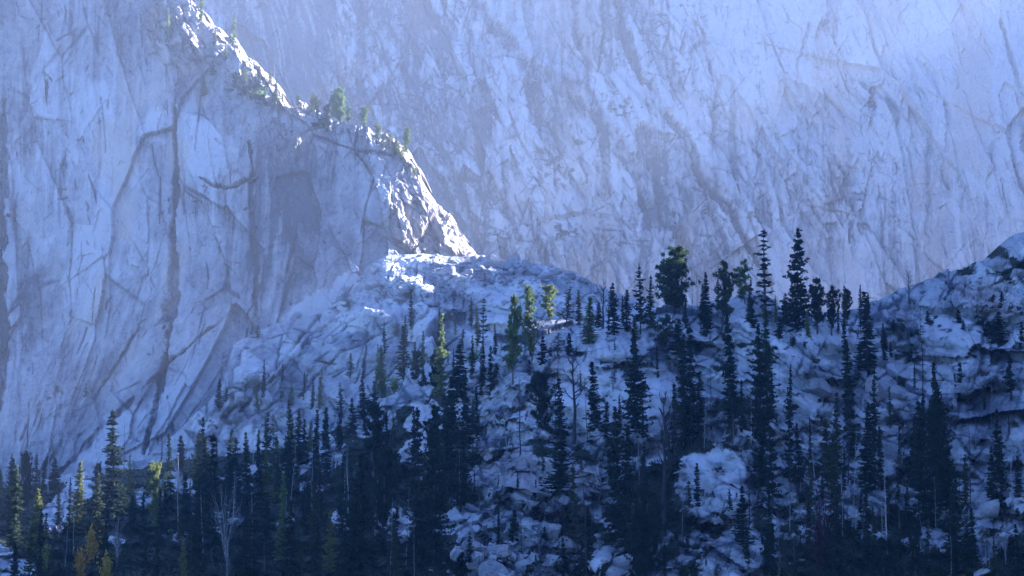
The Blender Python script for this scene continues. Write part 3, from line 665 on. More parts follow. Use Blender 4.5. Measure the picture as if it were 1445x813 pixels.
class Mesh:
    def __init__(s): s.V = []; s.F = []; s.n = 0
    def add(s, V, F): s.V.append(V); s.F.append(F + s.n); s.n += len(V)
    def tube(s, *a): s.add(*tube(*a))
    def cards(s, C, D, Wd):
        """quads: centres C, half-length vectors D, half-width vectors Wd (leaf-shaped: narrow at the tip)"""
        C = np.asarray(C); D = np.asarray(D); Wd = np.asarray(Wd); n = len(C)
        V = np.stack([C - D - .5 * Wd, C - D + .5 * Wd, C + .2 * D + Wd, C + D, C + .2 * D - Wd], 1)
        i = np.arange(n)[:, None] * 5
        F = np.concatenate([i + np.array([[0, 1, 2, 4]]), np.concatenate([i + 4, i + 2, i + 3, i + 3], 1)], 0)
        s.add(V.reshape(-1, 3), F)
    def build(s, name, mat, smooth=False):
        V = np.concatenate(s.V); F = np.concatenate(s.F)
        tri = F[:, 2] == F[:, 3]
        me = bpy.data.meshes.new(name)
        q = F[~tri]; t = F[tri][:, :3]
        idx = np.concatenate([q.ravel(), t.ravel()]).astype(np.int32)
        st = np.concatenate([np.arange(len(q)) * 4, len(q) * 4 + np.arange(len(t)) * 3]).astype(np.int32)
        me.vertices.add(len(V)); me.vertices.foreach_set('co', V.astype(np.float32).ravel())
        me.loops.add(len(idx)); me.loops.foreach_set('vertex_index', idx)
        me.polygons.add(len(st)); me.polygons.foreach_set('loop_start', st)
        me.polygons.foreach_set('use_smooth', np.full(len(st), smooth, bool))
        me.update(calc_edges=True)
        if mat: me.materials.append(mat)
        return me

def unit(v): return v / (np.linalg.norm(v, axis=-1, keepdims=True) + 1e-9)

def spruce(seed, rad=.10, whorls=36, z0=.06, p=.85, card=.020, droop=.5, ragged=.35, nb=6, gap=0.0):
    g = np.random.default_rng(seed); tr = Mesh(); cr = Mesh()
    lean = g.normal(0, .008, 2)
    tr.tube([(lean[0] * z * z, lean[1] * z * z, z) for z in np.linspace(-.03, .985, 9)], .013, .0015, 6)
    C = []; D = []; Wd = []
    bulge = g.uniform(.8, 1.15, 12)
    for z in np.linspace(z0, .975, whorls):
        z += g.normal(0, .013)
        r = rad * ((1 - z) ** p) * np.interp(z, np.linspace(0, 1, 12), bulge) + .006
        if z < .2: r *= .75 + z
        for _ in range(nb):
            if g.random() < gap: continue
            az = g.uniform(0, 2 * math.pi); L = r * (1 + g.normal(0, ragged)); L = max(L, .008)
            o = np.array([math.cos(az), math.sin(az), 0]); s_ = np.array([-o[1], o[0], 0])
            up = -droop * (1 - z * .9) + g.normal(0, .12) + (.5 if z > .9 else 0)
            n = max(1, int(L / (card * .75)))
            for i in range(n):
                f = (i + .6) / n
                c = o * L * f + np.array([lean[0] * z * z, lean[1] * z * z, z + up * L * f + .35 * L * f * f])
                for k in range(2 + (f > .4)):
                    d = unit(o + s_ * g.normal(0, .75) + np.array([0, 0, g.normal(-.25, .35)]))
                    w_ = unit(np.cross(d, g.normal(0, 1, 3) + np.array([0, 0, 1.2])))
                    sz = card * g.uniform(.7, 1.25)
                    C.append(c + g.normal(0, card * .25, 3)); D.append(d * sz); Wd.append(w_ * sz * .38)
    for k in range(10):                                   # leader
        z = .955 + .04 * k / 9
        d = unit(np.array([g.normal(0, .5), g.normal(0, .5), 1])); C.append(np.array([lean[0], lean[1], z])); D.append(d * card * .5); Wd.append(unit(np.cross(d, g.normal(0, 1, 3))) * card * .2)
    cr.cards(C, D, Wd)
    return tr, cr

def pine(seed, spread=.24, stems=1, z0=.28, limbs=26, clump=.052, n=30, card=.027):
    g = np.random.default_rng(seed); tr = Mesh(); cr = Mesh(); extra = []
    C = []; D = []; Wd = []
    def puff(c, r, k):
        for _ in range(k):
            d = unit(g.normal(0, 1, 3) + np.array([0, 0, .5])); sz = card * g.uniform(.7, 1.2)
            C.append(c + d * r * g.uniform(.1, 1)); D.append(d * sz); Wd.append(unit(np.cross(d, g.normal(0, 1, 3))) * sz * .30)
    for s in range(stems):
        b0 = g.normal(0, .02, 2) if stems > 1 else np.zeros(2); tip = g.normal(0, .05 + .05 * (stems > 1), 2)
        top = 1.0 if s == 0 else g.uniform(.78, .95)
        wob = g.normal(0, .012, (8, 2)); zz = np.linspace(-.04 if s == 0 else 0, top * .97, 8)
        path = np.c_[b0 + (tip - b0) * (zz[:, None] / top) ** 1.3 + wob * np.linspace(0, 1, 8)[:, None], zz]
        st_ = tr if s == 0 else Mesh()
        if s: extra.append(st_)
        st_.tube(path, .026 / math.sqrt(stems), .005, 6)
        nl = limbs // stems
        for z in np.linspace(z0 + .05 * s, .97, nl):
            z += g.normal(0, .015); q = np.array([np.interp(z * top, path[:, 2], path[:, k]) for k in range(3)])
            az = g.uniform(0, 2 * math.pi); prof = math.sin(math.pi * min(1, max(.08, (z - z0 + .12) / (1.14 - z0)))) ** .6
            L = spread * prof * g.uniform(.4, 1.3); rise = g.uniform(.15, .75)
            e = unit(np.array([math.cos(az), math.sin(az), rise]))
            pts = [q, q + e * L * .5 + np.array([0, 0, -.03 * L]), q + e * L + np.array([0, 0, .16 * L])]
            cr.tube(pts, .006, .002, 4)
            for f in np.linspace(.36, 1.0, 5):
                c = pts[0] * (1 - f) + pts[2] * f + g.normal(0, clump * .45, 3)
                puff(c, clump * g.uniform(.7, 1.15), n)
        puff(path[-1], clump, n)
    cr.cards(C, D, Wd)
    tr.extra = extra
    return tr, cr

def snag(seed, branches=18, blen=.2, z0=.3, rise=.7, fork=2, r=.018, bend=.03, broken=False):
    g = np.random.default_rng(seed); tr = Mesh(); cr = Mesh()
    zz = np.linspace(-.04, 1 if not broken else .98, 9); wob = np.cumsum(g.normal(0, bend / 4, (9, 2)), 0)
    path = np.c_[wob, zz]; tr.tube(path, r, r * (.55 if broken else .12), 6)
    for z in np.linspace(z0, .96, branches):
        z += g.normal(0, .02); q = np.array([np.interp(z, zz, path[:, k]) for k in range(3)])
        az = g.uniform(0, 2 * math.pi); L = blen * g.uniform(.35, 1.15) * (1.15 - .75 * z)
        e = unit(np.array([math.cos(az), math.sin(az), rise + g.normal(0, .25)]))
        p1 = q + e * L * .55; p2 = q + e * L + np.array([0, 0, (.25 if rise > 0 else -.05) * L]) + g.normal(0, .1 * L, 3)
        cr.tube([q, p1, p2], r * .30, r * .07, 4)
        for k in range(fork):
            f = g.uniform(.3, .9); s0 = q + (p2 - q) * f; e2 = unit(e + g.normal(0, .6, 3)); cr.tube([s0, s0 + e2 * L * .25, s0 + e2 * L * .5 + np.array([0, 0, .06 * L])], r * .16, r * .05, 3)
    return tr, cr

def fan(seed, stems=12, spread=.33, r=.010):
    """bare many-stemmed shrub or small broad-leaved tree"""
    g = np.random.default_rng(seed); tr = Mesh(); cr = Mesh()
    tr.tube([(0, 0, -.05), (.01, 0, .2), (.0, .01, .45), (.02, 0, .8), (.01, .0, .97)], r * 1.3, r * .25, 5)
    for s in range(stems):
        az = g.uniform(0, 2 * math.pi); k = g.uniform(.25, 1); h = g.uniform(.55, 1); b = g.uniform(.0, .35)
        o = np.array([math.cos(az), math.sin(az)]) * spread * k
        pts = [np.array([o[0] * t ** 1.3 * (1), o[1] * t ** 1.3, b + (h - b) * t]) + g.normal(0, .022, 3) for t in (0, .35, .7, 1)]
        cr.tube(pts, r * .6, r * .14, 4)
        for q in range(4):
            f = g.uniform(.35, .95); i = min(2, int(f * 3)); s0 = pts[i] + (pts[i + 1] - pts[i]) * (f * 3 - i)
            e = unit(np.array([o[0], o[1], .3]) + g.normal(0, .25, 3)); L = .18 * g.uniform(.5, 1.2)
            cr.tube([s0, s0 + e * L * .5, s0 + e * L + np.array([0, 0, .08])], r * .25, r * .08, 3)
    return tr, cr

def bush(seed, n=420, w=.55, card=.06, stems=7):
    g = np.random.default_rng(seed); tr = Mesh(); cr = Mesh()
    tips = []
    for s in range(stems):
        az = g.uniform(0, 2 * math.pi); o = np.array([math.cos(az), math.sin(az), 0]) * w * g.uniform(.15, .9); h = g.uniform(.55, .95)
        (tr if s == 0 else cr).tube([(0, 0, -.05), o * .4 + np.array([0, 0, h * .5]), o + np.array([0, 0, h])], .018, .005, 4); tips.append(o + np.array([0, 0, h]))
    C = []; D = []; Wd = []
    for _ in range(n):
        t = tips[g.integers(len(tips))]; f = g.uniform(.35, 1.05)
        c = t * f + g.normal(0, .085, 3); c[2] = abs(c[2])
        d = unit(g.normal(0, 1, 3) + np.array([0, 0, .4])); sz = card * g.uniform(.6, 1.2)
        C.append(c); D.append(d * sz); Wd.append(unit(np.cross(d, g.normal(0, 1, 3))) * sz * .5)
    cr.cards(C, D, Wd)
    return tr, cr

# ------------------------------------------------------------------ kinds: (prototype meshes, natural width/height, name, trunk material)
KIND = {}
def kind(key, name, gens, crown, trunk, wh):
    lst = []
    for tr, cr in gens:
        lst.append(([t_.build('trunk', M[trunk], True) for t_ in [tr] + getattr(tr, 'extra', [])], cr.build('crown', M[crown], False)))
    KIND[key] = (name, lst, wh)
S1 = [spruce(1, .10, 74, .04, .8, .019, .5, .36, 5), spruce(2, .11, 62, .08, .95, .019, .35, .5, 4, .08), spruce(3, .09, 78, .02, .65, .018, .7, .42, 5), spruce(4, .10, 56, .12, .75, .020, .4, .6, 4, .15), spruce(5, .12, 66, .03, 1.1, .019, .6, .45, 5, .05), spruce(6, .09, 48, .18, .7, .020, .3, .65, 4, .2)]
S2 = [spruce(i, .16, 62, .05, .85, .020, .45, .46, 6, .06) for i in (11, 12, 13)]
S3 = [spruce(i, .065, 70, .03, .6, .017, .9, .38, 5) for i in (21, 22, 23)]
SP = [spruce(i, .10, 24, .10, .75, .022, .3, .5, 4, .35) for i in (31, 32)]
SA = [spruce(i, .20, 16, .03, .8, .055, .3, .3, 6) for i in (41, 42, 43)]
def again(gens): return gens
kind('spruce', 'spruce_tree', S1, 'dark', 'bark', .20)
kind('big', 'spruce_tree', S2, 'dark', 'bark', .34)
kind('fir', 'fir_tree', S3, 'dark', 'bark', .14)
kind('sparse', 'spruce_tree', SP, 'dark', 'bark', .20)
kind('ospruce', 'spruce_tree', S1[:3], 'olive', 'bark', .20)
kind('mspruce', 'spruce_tree', S1[1:], 'mid', 'bark', .20)
kind('mfir', 'fir_tree', S3, 'mid', 'bark', .14)
kind('ofir', 'fir_tree', S3[:2], 'olive', 'bark', .14)
kind('sapling', 'spruce_sapling', SA, 'dark', 'bark', .40)
P1 = [pine(51, .24, 1, .2, 44, .040, 26, .022), pine(52, .22, 2, .2, 44, .040, 26, .022), pine(53, .26, 3, .15, 48, .040, 26, .022), pine(54, .20, 1, .12, 50, .038, 26, .022)]
P2 = [pine(61, .31, 3, .06, 84, .048, 34, .024), pine(62, .28, 2, .08, 70, .046, 34, .024)]
kind('pine', 'pine_tree', P1, 'dark', 'bark', .46)
kind('opine', 'pine_tree', P1, 'olive', 'bark', .46)
kind('mpine', 'pine_tree', P1, 'mid', 'bark', .46)
kind('broad', 'pine_tree', P2, 'mid', 'bark', .6)
kind('obroad', 'pine_tree', P2, 'olive', 'bark', .6)
kind('bpine', 'pine_tree', P2, 'dark', 'bark', .6)
kind('snag', 'dead_tree', [snag(71, 20, .26, .3, .8, 3, .028), snag(72, 24, .30, .35, .9, 3, .028), snag(73, 18, .26, .4, .8, 3, .026)], 'black', 'black', .3)
kind('gsnag', 'dead_tree', [snag(76, 14, .14, .3, .4, 2, .014), snag(77, 18, .18, .35, .6, 2, .014)], 'grey', 'grey', .25)
kind('pole', 'dead_tree', [snag(81, 9, .07, .3, .2, 1, .012, .02), snag(82, 12, .06, .25, -.1, 1, .012, .02)], 'black', 'black', .09)
kind('gpole', 'dead_tree', [snag(86, 8, .07, .4, .3, 1, .010, .02), snag(87, 8, .06, .5, .1, 1, .010, .03, True)], 'grey', 'grey', .09)
kind('wpole', 'dead_tree', [snag(91, 6, .06, .5, .4, 1, .012, .03), snag(92, 7, .06, .4, .2, 1, .012, .04)], 'white', 'white', .09)
kind('dspruce', 'dead_tree', [snag(95, 60, .10, .12, -.25, 2, .012), snag(96, 64, .09, .1, -.15, 2, .012)], 'black', 'black', .2)
kind('gspruce', 'dead_tree', [snag(97, 60, .09, .12, -.2, 2, .011), snag(98, 60, .10, .1, -.1, 2, .011)], 'grey', 'grey', .2)
kind('wfan', 'bare_tree', [fan(101, 10, .26, .008), fan(102, 11, .28, .008)], 'grey', 'grey', .6)
kind('gfan', 'bare_tree', [fan(103, 16, .4), fan(104, 14, .35)], 'black', 'grey', .7)
kind('wbush', 'bare_shrub', [fan(105, 14, .45, .035)], 'white', 'white', .9)
kind('ybush', 'leafy_shrub', [bush(111), bush(112)], 'yellow', 'bark', 1.1)
kind('obush', 'leafy_shrub', [bush(113), bush(114)], 'olive', 'bark', 1.1)
kind('dbush', 'leafy_shrub', [bush(115), bush(116)], 'dark', 'bark', 1.1)
kind('rbush', 'bare_tree', [bush(117, 520, .42, .03, 16)], 'rust', 'bark', .9)

# ------------------------------------------------------------------ standing things on the ground
dg = bpy.context.evaluated_depsgraph_get()
def bvh_of(objs):
    V = []; F = []; n = 0
    for o in objs:
        me = o.data; v = np.empty(len(me.vertices) * 3, np.float32); me.vertices.foreach_get('co', v)
        f = np.empty(len(me.loops), np.int32); me.loops.foreach_get('vertex_index', f)
        V.append(v.reshape(-1, 3)); F.append(f.reshape(-1, 4) + n); n += len(v) // 3
    return BVHTree.FromPolygons(np.concatenate(V).tolist(), np.concatenate(F).tolist())
B_near = bvh_of([W4]); B_mid = bvh_of([W3]); B_but = bvh_of([W2])
def ground_at(px, py, layers=None):
    """point of the terrain seen at a photo pixel"""
    rx, rz = ratios(px, py); d = Vector((float(rx), 1, float(rz))).normalized()
    best = None
    for b in (layers or (B_near, B_mid, B_but)):
        h = b.ray_cast(Vector((0, 0, 0)), d)
        if h[0] is not None and (best is None or h[3] < best[3]): best = h
    return best

RNG = random.Random(5)
COUNT = {}; PLACED = []
def plant(key, px, base, top, wpx, label, ref='', group=None, layers=None, lean=0):
    h = None
    for k in range(0, 30, 2):                              # feet on the visible ground, just below the crest line if need be
        h = ground_at(px, base + k + (3 if layers else 0), layers)
        if h is not None and (not layers or h[0].y < 800): break
    if h is None: return None
    p = h[0]
    name, lst, wh = KIND[key]
    _, rz = ratios(px, top); H = float(rz) * p.y - p.z
    if H < .5: return None
    i = COUNT.get(key, RNG.randrange(9)); COUNT[key] = i + 1
    tm, cm = lst[i % len(lst)]
    Wm = wpx * p.y / FP; sx = Wm / (wh)                # metres across over natural width of the unit plant
    r = bpy.data.objects.new(name, None); col.objects.link(r)
    r.empty_display_size = .2
    r.location = p - Vector((0, 0, .15)); r.rotation_euler = (R(RNG.uniform(-1.5, 1.5)), R(lean + RNG.gauss(0, 1.8)), RNG.uniform(0, 6.28))
    r.scale = (sx, sx, H)
    cat = {'spruce_tree': 'tree', 'fir_tree': 'tree', 'pine_tree': 'tree', 'dead_tree': 'dead tree', 'bare_tree': 'tree', 'spruce_sapling': 'sapling', 'bare_shrub': 'shrub', 'leafy_shrub': 'shrub'}[name]
    tag(r, label, cat, group)
    for t_ in tm: new_obj('trunk', t_, r)
    b = new_obj('crown', cm, r)
    PLACED.append((px, base, top, wpx, key, label, ref))
    return r

G_L = 'trees of the left-hand valley forest'; G_K = 'trees on the central knoll'; G_S = 'trees along the knoll skyline'; G_R = 'trees on the right-hand slope'; G_B = 'trees on the sunlit buttress crest'; G_M = 'trees on the middle slab slope'
T = [
# --- left forest
('spruce',160,748,577,44,'tallest spruce of the left forest, dark with a pale olive tip','the tallest left spruce',G_L),
('ospruce',107,748,650,24,'olive-topped spruce left of the tallest left spruce, upright and narrow','the narrow olive-topped spruce',G_L),
('mfir',21,785,655,22,'slim green fir with hanging boughs near the left edge','the slim left-edge fir',G_L),
('ospruce',52,788,688,26,'full olive spruce above the dark boulder in the bottom left corner','the full olive corner spruce',G_L),
('bpine',36,722,640,24,'dark ragged conifer against the cliff foot, behind the full olive corner spruce','',G_L),
('spruce',12,722,640,14,'thin dark spruce at the left edge against the pale cliff foot','',G_L),
('fir',51,694,640,9,'needle-thin dark fir just left of the broken dark trunk','',G_L),
('gpole',68,694,620,7,'thick broken-topped dead trunk before the cliff foot','the broken dark trunk',G_L),
('spruce',76,690,645,18,'short dark spruce just right of the broken dark trunk','',G_L),
('fir',59,696,648,8,'wispy dark fir touching the broken dark trunk','',G_L),
('mpine',136,716,654,20,'faint olive conifer between the narrow olive-topped spruce and the tallest left spruce','',G_L),
('ospruce',181,697,640,13,'small pale olive spruce beside the bare pole right of the tallest left spruce','',G_L),
('pole',174,702,588,5,'tall bare pole snag just right of the tallest left spruce','the tall left pole snag',G_L),
('fir',186,748,688,11,'small pointed black fir in front of the small pale boulder on the left','',G_L),
('opine',219,762,654,30,'bright yellow-green sunlit tree with a visible trunk, left forest','the bright yellow-green tree',G_L),
('dspruce',225,664,604,20,'reddish-brown dead spruce with drooping twigs at the slab foot','the reddish dead spruce',G_L),
('wbush',252,694,650,22,'small sunlit bleached shrub shining pale pink in the left forest','the bleached pink shrub',G_L),
('ospruce',1,702,662,14,'olive spruce cut by the left edge of the picture','',G_L),
('obush',62,812,766,22,'low olive bush between the corner boulder and the yellow shrubs','',G_L),
('ybush',132,790,742,34,'yellow-orange autumn shrub, highest of the yellow clump at bottom left','the yellow autumn clump',G_L),
('ybush',112,822,770,34,'mustard yellow shrub at the bottom left, lowest left of the yellow clump','',G_L),
('ybush',150,826,778,30,'dull gold shrub at the bottom edge, right of the mustard shrub','',G_L),
('wfan',165,800,722,34,'bare whitish brush in front of the tallest left spruce','',G_L),
('gfan',92,800,742,34,'dark bare branching shrub left of the yellow autumn clump','',G_L),
('gpole',103,780,728,4,'pale thin dead stem rising beside the yellow autumn clump','',G_L),
('ospruce',279,682,606,18,'olive-green spruce standing alone in front of the lower slab, left forest','the lone olive spruce',G_L),
('mfir',286,690,616,10,'slim twin close against the lone olive spruce, right side','',G_L),
('spruce',299,785,608,36,'broad black spruce with a sharp tip, darkest of the left forest','the broad black spruce',G_L),
('spruce',320,725,604,18,'slender dark spruce right of the broad black spruce','',G_L),
('gpole',326,655,568,6,'thin dead stem with a tuft of brown needles, in front of the grey slabs','',G_L),
('spruce',331,705,618,24,'full dark spruce below the thin dead stem with brown needles','',G_L),
('fir',346,725,607,14,'column-like dark fir between the broad black spruce and the brown spruce','the column-like fir',G_L),
('spruce',371,690,580,18,'tall dark spire, left one of a pair of spires in front of the slabs','the left spire of the pair',G_L),
('sparse',386,694,582,20,'loose-branched dark spruce, right one of the pair of spires','',G_L),
('ospruce',374,722,628,24,'brownish olive spruce below the pair of dark spires','the brown spruce',G_L),
('ofir',391,664,612,11,'narrow yellow-olive fir just right of the pair of dark spires','',G_L),
('ospruce',411,658,594,17,'bright pale green sunlit spruce beside two black spires','the bright pale green spruce',G_L),
('fir',421,655,576,15,'tall black fir just right of the bright pale green spruce','the tall black fir',G_L),
('fir',429,655,590,11,'shorter black fir leaning on the tall black fir, right side','',G_L),
('fir',398,668,632,10,'tiny dark fir left of the bright pale green spruce','',G_L),
('gpole',357,655,588,4,'grey bare trunk left of the pair of dark spires','',G_L),
('wfan',322,822,676,52,'bare white-stemmed tree with fanned twigs at the bottom left','the white-stemmed bare tree',G_L),
('wpole',355,795,690,5,'long straight white trunk right of the white-stemmed bare tree','',G_L),
('gspruce',458,612,490,22,'ghostly grey dead spruce with bare drooping twigs, front of the grey slabs','the ghostly dead spruce',G_L),
('wpole',449,590,530,4,'short sunlit white dead stem left of the ghostly dead spruce','',G_L),
('gfan',440,720,640,46,'bluish bare bush of thin arching twigs below the ghostly dead spruce','',G_L),
# --- middle front
('spruce',482,598,540,15,'small dark spruce right of the ghostly dead spruce','',G_M),
('mspruce',495,535,498,10,'faint little spruce high on the grey slabs','',G_M),
('spruce',513,592,534,17,'dark spruce, taller one of two at the foot of the grey slabs','the two slab-foot spruces',G_M),
('spruce',528,580,536,14,'dark spruce, shorter one of two at the foot of the grey slabs','',G_M),
('ospruce',539,562,486,20,'sunlit olive spruce left of the leaning grey snag','the sunlit olive slab spruce',G_M),
('gpole',546,566,478,5,'leaning grey snag in front of the slabs','the leaning grey snag',G_M,3),
('mspruce',570,534,458,22,'hazy green conifer high on the slabs, right of the leaning grey snag','',G_M),
('mpine',586,545,496,24,'bushy dark pine on the ledge left of the pale pillar','',G_M),
('obush',556,556,532,30,'low olive scrub at the foot of the sunlit olive slab spruce','',G_M),
('sapling',597,545,520,12,'small dark sapling on the ledge below the pale pillar','',G_M),
('ospruce',622,570,438,20,'tall slim olive spruce in front of the pale pillar','the tall slim olive spruce',G_K),
('pine',613,560,494,22,'dark pine pressed to the left side of the tall slim olive spruce','',G_K),
('spruce',646,566,484,30,'dark full spruce right of the tall slim olive spruce','',G_K),
('mspruce',653,494,464,12,'faint small spruce on the middle slabs, left of the open-branched spruce','',G_M),
('big',632,700,530,40,'huge dark conifer mass below the tall slim olive spruce','the huge dark conifer',G_K),
('pine',527,705,572,50,'wide dark pine mass below the grey slabs','the wide dark pine',G_K),
('spruce',590,722,575,28,'dark spruce between the wide dark pine and the huge dark conifer','',G_K),
('spruce',498,610,560,16,'dark spruce at the upper left edge of the wide dark pine','',G_K),
('sparse',681,495,420,20,'open-branched thin spruce alone on the middle slabs','the open-branched spruce',G_M),
('opine',722,548,420,34,'olive pine with bare twin trunks on the left rim of the knoll','the twin-trunk olive pine',G_K),
('opine',751,512,444,24,'yellow-olive pine just right of the twin-trunk olive pine','',G_K),
('opine',747,458,404,24,'olive pine on the skyline behind the twin-trunk olive pine','',G_S),
('opine',774,458,402,28,'bushy olive pine on the skyline, right of the two behind it','the bushy olive pine',G_S),
('spruce',799,458,404,14,'dark pointed spruce on the skyline beside the bushy olive pine','',G_S),
('fir',817,457,408,10,'thin dark fir, third right of the bushy olive pine on the skyline','',G_S),
('pole',808,458,420,4,'thin dead stick between two dark skyline spruces','',G_S),
('ospruce',831,484,418,22,'yellow-green cone-shaped spruce at the left end of the flat-topped boulder','the yellow-green cone spruce',G_S),
('snag',850,464,398,20,'bare forked dead tree on the skyline above the flat-topped boulder','the forked skyline snag',G_S),
('spruce',845,462,425,12,'small dark spruce at the foot of the forked skyline snag','',G_S),
('sapling',804,502,470,14,'dark sapling on the pale rock, right one of three','the three rock saplings',G_K),
('sparse',787,502,468,14,'scrawny grey sapling on the pale rock, middle one of three','',G_K),
('sapling',776,503,489,9,'smallest dark sapling on the pale rock, left one of three','',G_K),
('snag',812,624,490,36,'big bare branching black snag in front of the pale dome','the big black snag',G_K),
('pine',766,625,526,42,'dark bushy pine left of the big black snag','the dark bushy pine',G_K),
('spruce',791,618,530,22,'dark spruce between the dark bushy pine and the big black snag','',G_K),
('pole',785,625,505,6,'thin black pole standing behind the dark bushy pine','',G_K),
('spruce',841,624,509,24,'dark spruce just right of the big black snag','the spruce right of the snag',G_K),
('fir',854,618,566,13,'short dark fir against the pale dome, right of the snag spruces','',G_K),
('pole',829,624,530,5,'black dead pole between the big black snag and the spruce beside it','',G_K),
('dspruce',735,642,528,20,'dark dead spruce left of the dark bushy pine','the dark dead spruce',G_K),
('gpole',716,645,570,5,'grey dead stick left of the dark dead spruce','',G_K),
('gpole',705,640,580,4,'shorter grey dead stick above the thin-bedded rock','',G_K),
('spruce',660,640,560,24,'dark spruce on the left edge of the thin-bedded rock','',G_K),
('obush',668,512,494,34,'olive scrub on the dark shaded boulder','',G_K),
('sapling',701,542,512,14,'dark sapling in the lee of the dark shaded boulder','',G_K),
# --- skyline
('spruce',867,472,397,18,'dark spruce behind the flat-topped boulder, left of the close pair','',G_S),
('fir',884,467,407,13,'small dark fir between two larger spruces behind the flat-topped boulder','',G_S),
('spruce',904,472,370,19,'tall narrow spruce rising behind the flat-topped boulder','the tall boulder-back spruce',G_S),
('mspruce',918,462,387,17,'greener spruce just right of the tall boulder-back spruce','',G_S),
('ofir',896,478,446,12,'small olive fir standing on the flat-topped boulder','',G_S),
('broad',950,442,352,60,'broadest crown on the skyline, thick olive and dark pine','the broad skyline pine',G_S),
('pole',977,440,376,4,'thin bare stick just right of the broad skyline pine','',G_S),
('pole',984,444,382,4,'second thin bare stick right of the broad skyline pine','',G_S),
('spruce',997,474,383,17,'dark narrow conifer left of the clumped skyline pine','',G_S),
('mpine',1019,466,371,36,'clumped round-topped pine on the skyline','the clumped skyline pine',G_S),
('opine',1052,430,367,28,'small olive pine left of the two tallest skyline spruces','',G_S),
('sparse',1080,445,322,36,'tall spruce with upswept tip, left one of the two tallest on the skyline','the left tall skyline spruce',G_S),
('big',1125,468,321,40,'tall black full spruce, right one of the two tallest on the skyline','the tall black skyline spruce',G_S),
('pine',1155,472,394,36,'dark many-topped pine clump right of the tall black skyline spruce','the many-topped pine',G_S),
('pine',1174,474,404,22,'dark pine on the right flank of the many-topped pine','',G_S),
('pine',1195,452,408,20,'dark rounded pine in the skyline dip, right of the many-topped pine','',G_S),
('fir',1225,530,410,26,'thick column of dark fir at the right end of the skyline trees','the thick column fir',G_R),
('pole',1214,470,402,6,'bare black spike just left of the thick column fir','',G_R),
('big',1108,458,412,18,'dark small spruce tucked left of the tall black skyline spruce','',G_S),
('gpole',1142,460,410,4,'pale lit dead stem just right of the tall black skyline spruce','',G_S),
('sapling',1062,462,424,15,'dark young spruce on the pale ledge below the small olive pine','',G_S),
('big',897,626,468,44,'large ragged black spruce in front of the pale dome','the large ragged spruce',G_K),
('mpine',937,498,444,26,'olive bushy pine right of the flat-topped boulder','',G_K),
('mfir',958,520,448,24,'grey-green fir clump right of the flat-topped boulder','',G_K),
('spruce',976,626,456,34,'tall dark spruce at the right edge of the pale dome','the right dome spruce',G_K),
('fir',962,600,470,18,'dark fir pressed left of the right dome spruce','',G_K),
('spruce',1034,605,442,24,'dark spruce on the ledge below the clumped skyline pine','the ledge spruce',G_K),
('sparse',868,540,503,12,'faint scrawny sapling growing from a crack in the pale dome','',G_K),
('mspruce',1084,590,434,24,'brownish-tipped spruce below the left tall skyline spruce','the brown-tipped spruce',G_K),
('big',1072,625,455,36,'dark dense conifer left below the brown-tipped spruce','',G_K),
('sapling',1100,478,446,16,'dark young spruce below the tall black skyline spruce','',G_R),
('dbush',1119,490,470,16,'dark bush on the rounded rock shelf below the tall black spruce','',G_R),
('dbush',1138,492,478,15,'small round dark bush in a crack of the rounded rock shelf','',G_R),
('dbush',1166,544,518,22,'dark bush among boulders below the rounded rock shelf','',G_R),
('fir',1203,642,454,19,'tall dark column spruce right of the rounded rock shelf','the column spruce',G_R),
('fir',1196,600,490,11,'shorter dark fir touching the column spruce on its left','',G_R),
('spruce',1213,526,486,16,'small dark spruce right of the column spruce','',G_R),
('gpole',1100,560,474,5,'thin dead pole with a pale knob in front of the rock shelf','',G_R),
('snag',1283,428,381,14,'lone twisted dead tree on the right skyline','the lone twisted snag',G_R),
('dspruce',1303,605,424,20,'tall dark dead spruce with thin top spikes on the right slope','the spiky dead spruce',G_R),
('sapling',1310,458,438,10,'small dark sapling right of the spiky dead spruce top','',G_R),
('fir',1250,494,464,8,'tiny thin fir above the brown gully','',G_R),
('sapling',1257,504,482,8,'tiny dark sapling at the head of the brown gully','',G_R),
('sapling',1262,466,450,9,'small sapling in a hollow of the pale right slope','',G_R),
('sapling',1352,456,436,13,'small dark sapling at the left edge of the reddish talus','',G_R),
('sapling',1360,466,450,8,'tiny sapling below another at the edge of the reddish talus','',G_R),
('big',1409,484,438,32,'wide dark young conifer in the reddish talus','the talus conifer',G_R),
('sapling',1402,434,414,9,'left of two little saplings high in the reddish talus','',G_R),
('sapling',1414,434,411,11,'right of two little saplings high in the reddish talus','',G_R),
('dbush',1442,446,428,18,'dark bush at the right edge of the reddish talus','',G_R),
('big',1326,712,510,36,'tall dark spruce in front of the grey-blue slab on the right','the tall slab spruce',G_R),
('big',1340,722,528,34,'second dark spruce just right of the tall slab spruce','',G_R),
('big',1312,745,562,46,'broad dark conifer mass below the tall slab spruce','the right dark mass',G_R),
('spruce',1400,705,628,18,'slim dark spruce on the lower right boulders','',G_R),
('spruce',1414,735,600,20,'taller slim spruce on the lower right boulders','the taller boulder spruce',G_R),
('fir',1437,725,640,14,'slim dark fir near the right edge, right of the taller boulder spruce','',G_R),
('pole',1370,725,552,6,'tall bare dark trunk in front of the pale right outcrop','the bare right trunk',G_R),
('gpole',1428,705,620,5,'bare grey trunk between the two right-edge firs','',G_R),
('wfan',1419,796,724,26,'crooked white bare tree at the bottom right','the crooked white tree',G_R),
('spruce',1225,695,566,26,'dark spruce below the column spruce, before the blue slab','the blue slab spruce',G_R),
# --- lower centre
('big',502,832,640,50,'big black spruce filling the bottom left of centre','the big bottom spruce',G_K),
('fir',484,800,652,12,'slim black spire left of the big bottom spruce','',G_K),
('big',590,806,690,44,'black cone spruce right of the pale triangular rock','the black cone spruce',G_K),
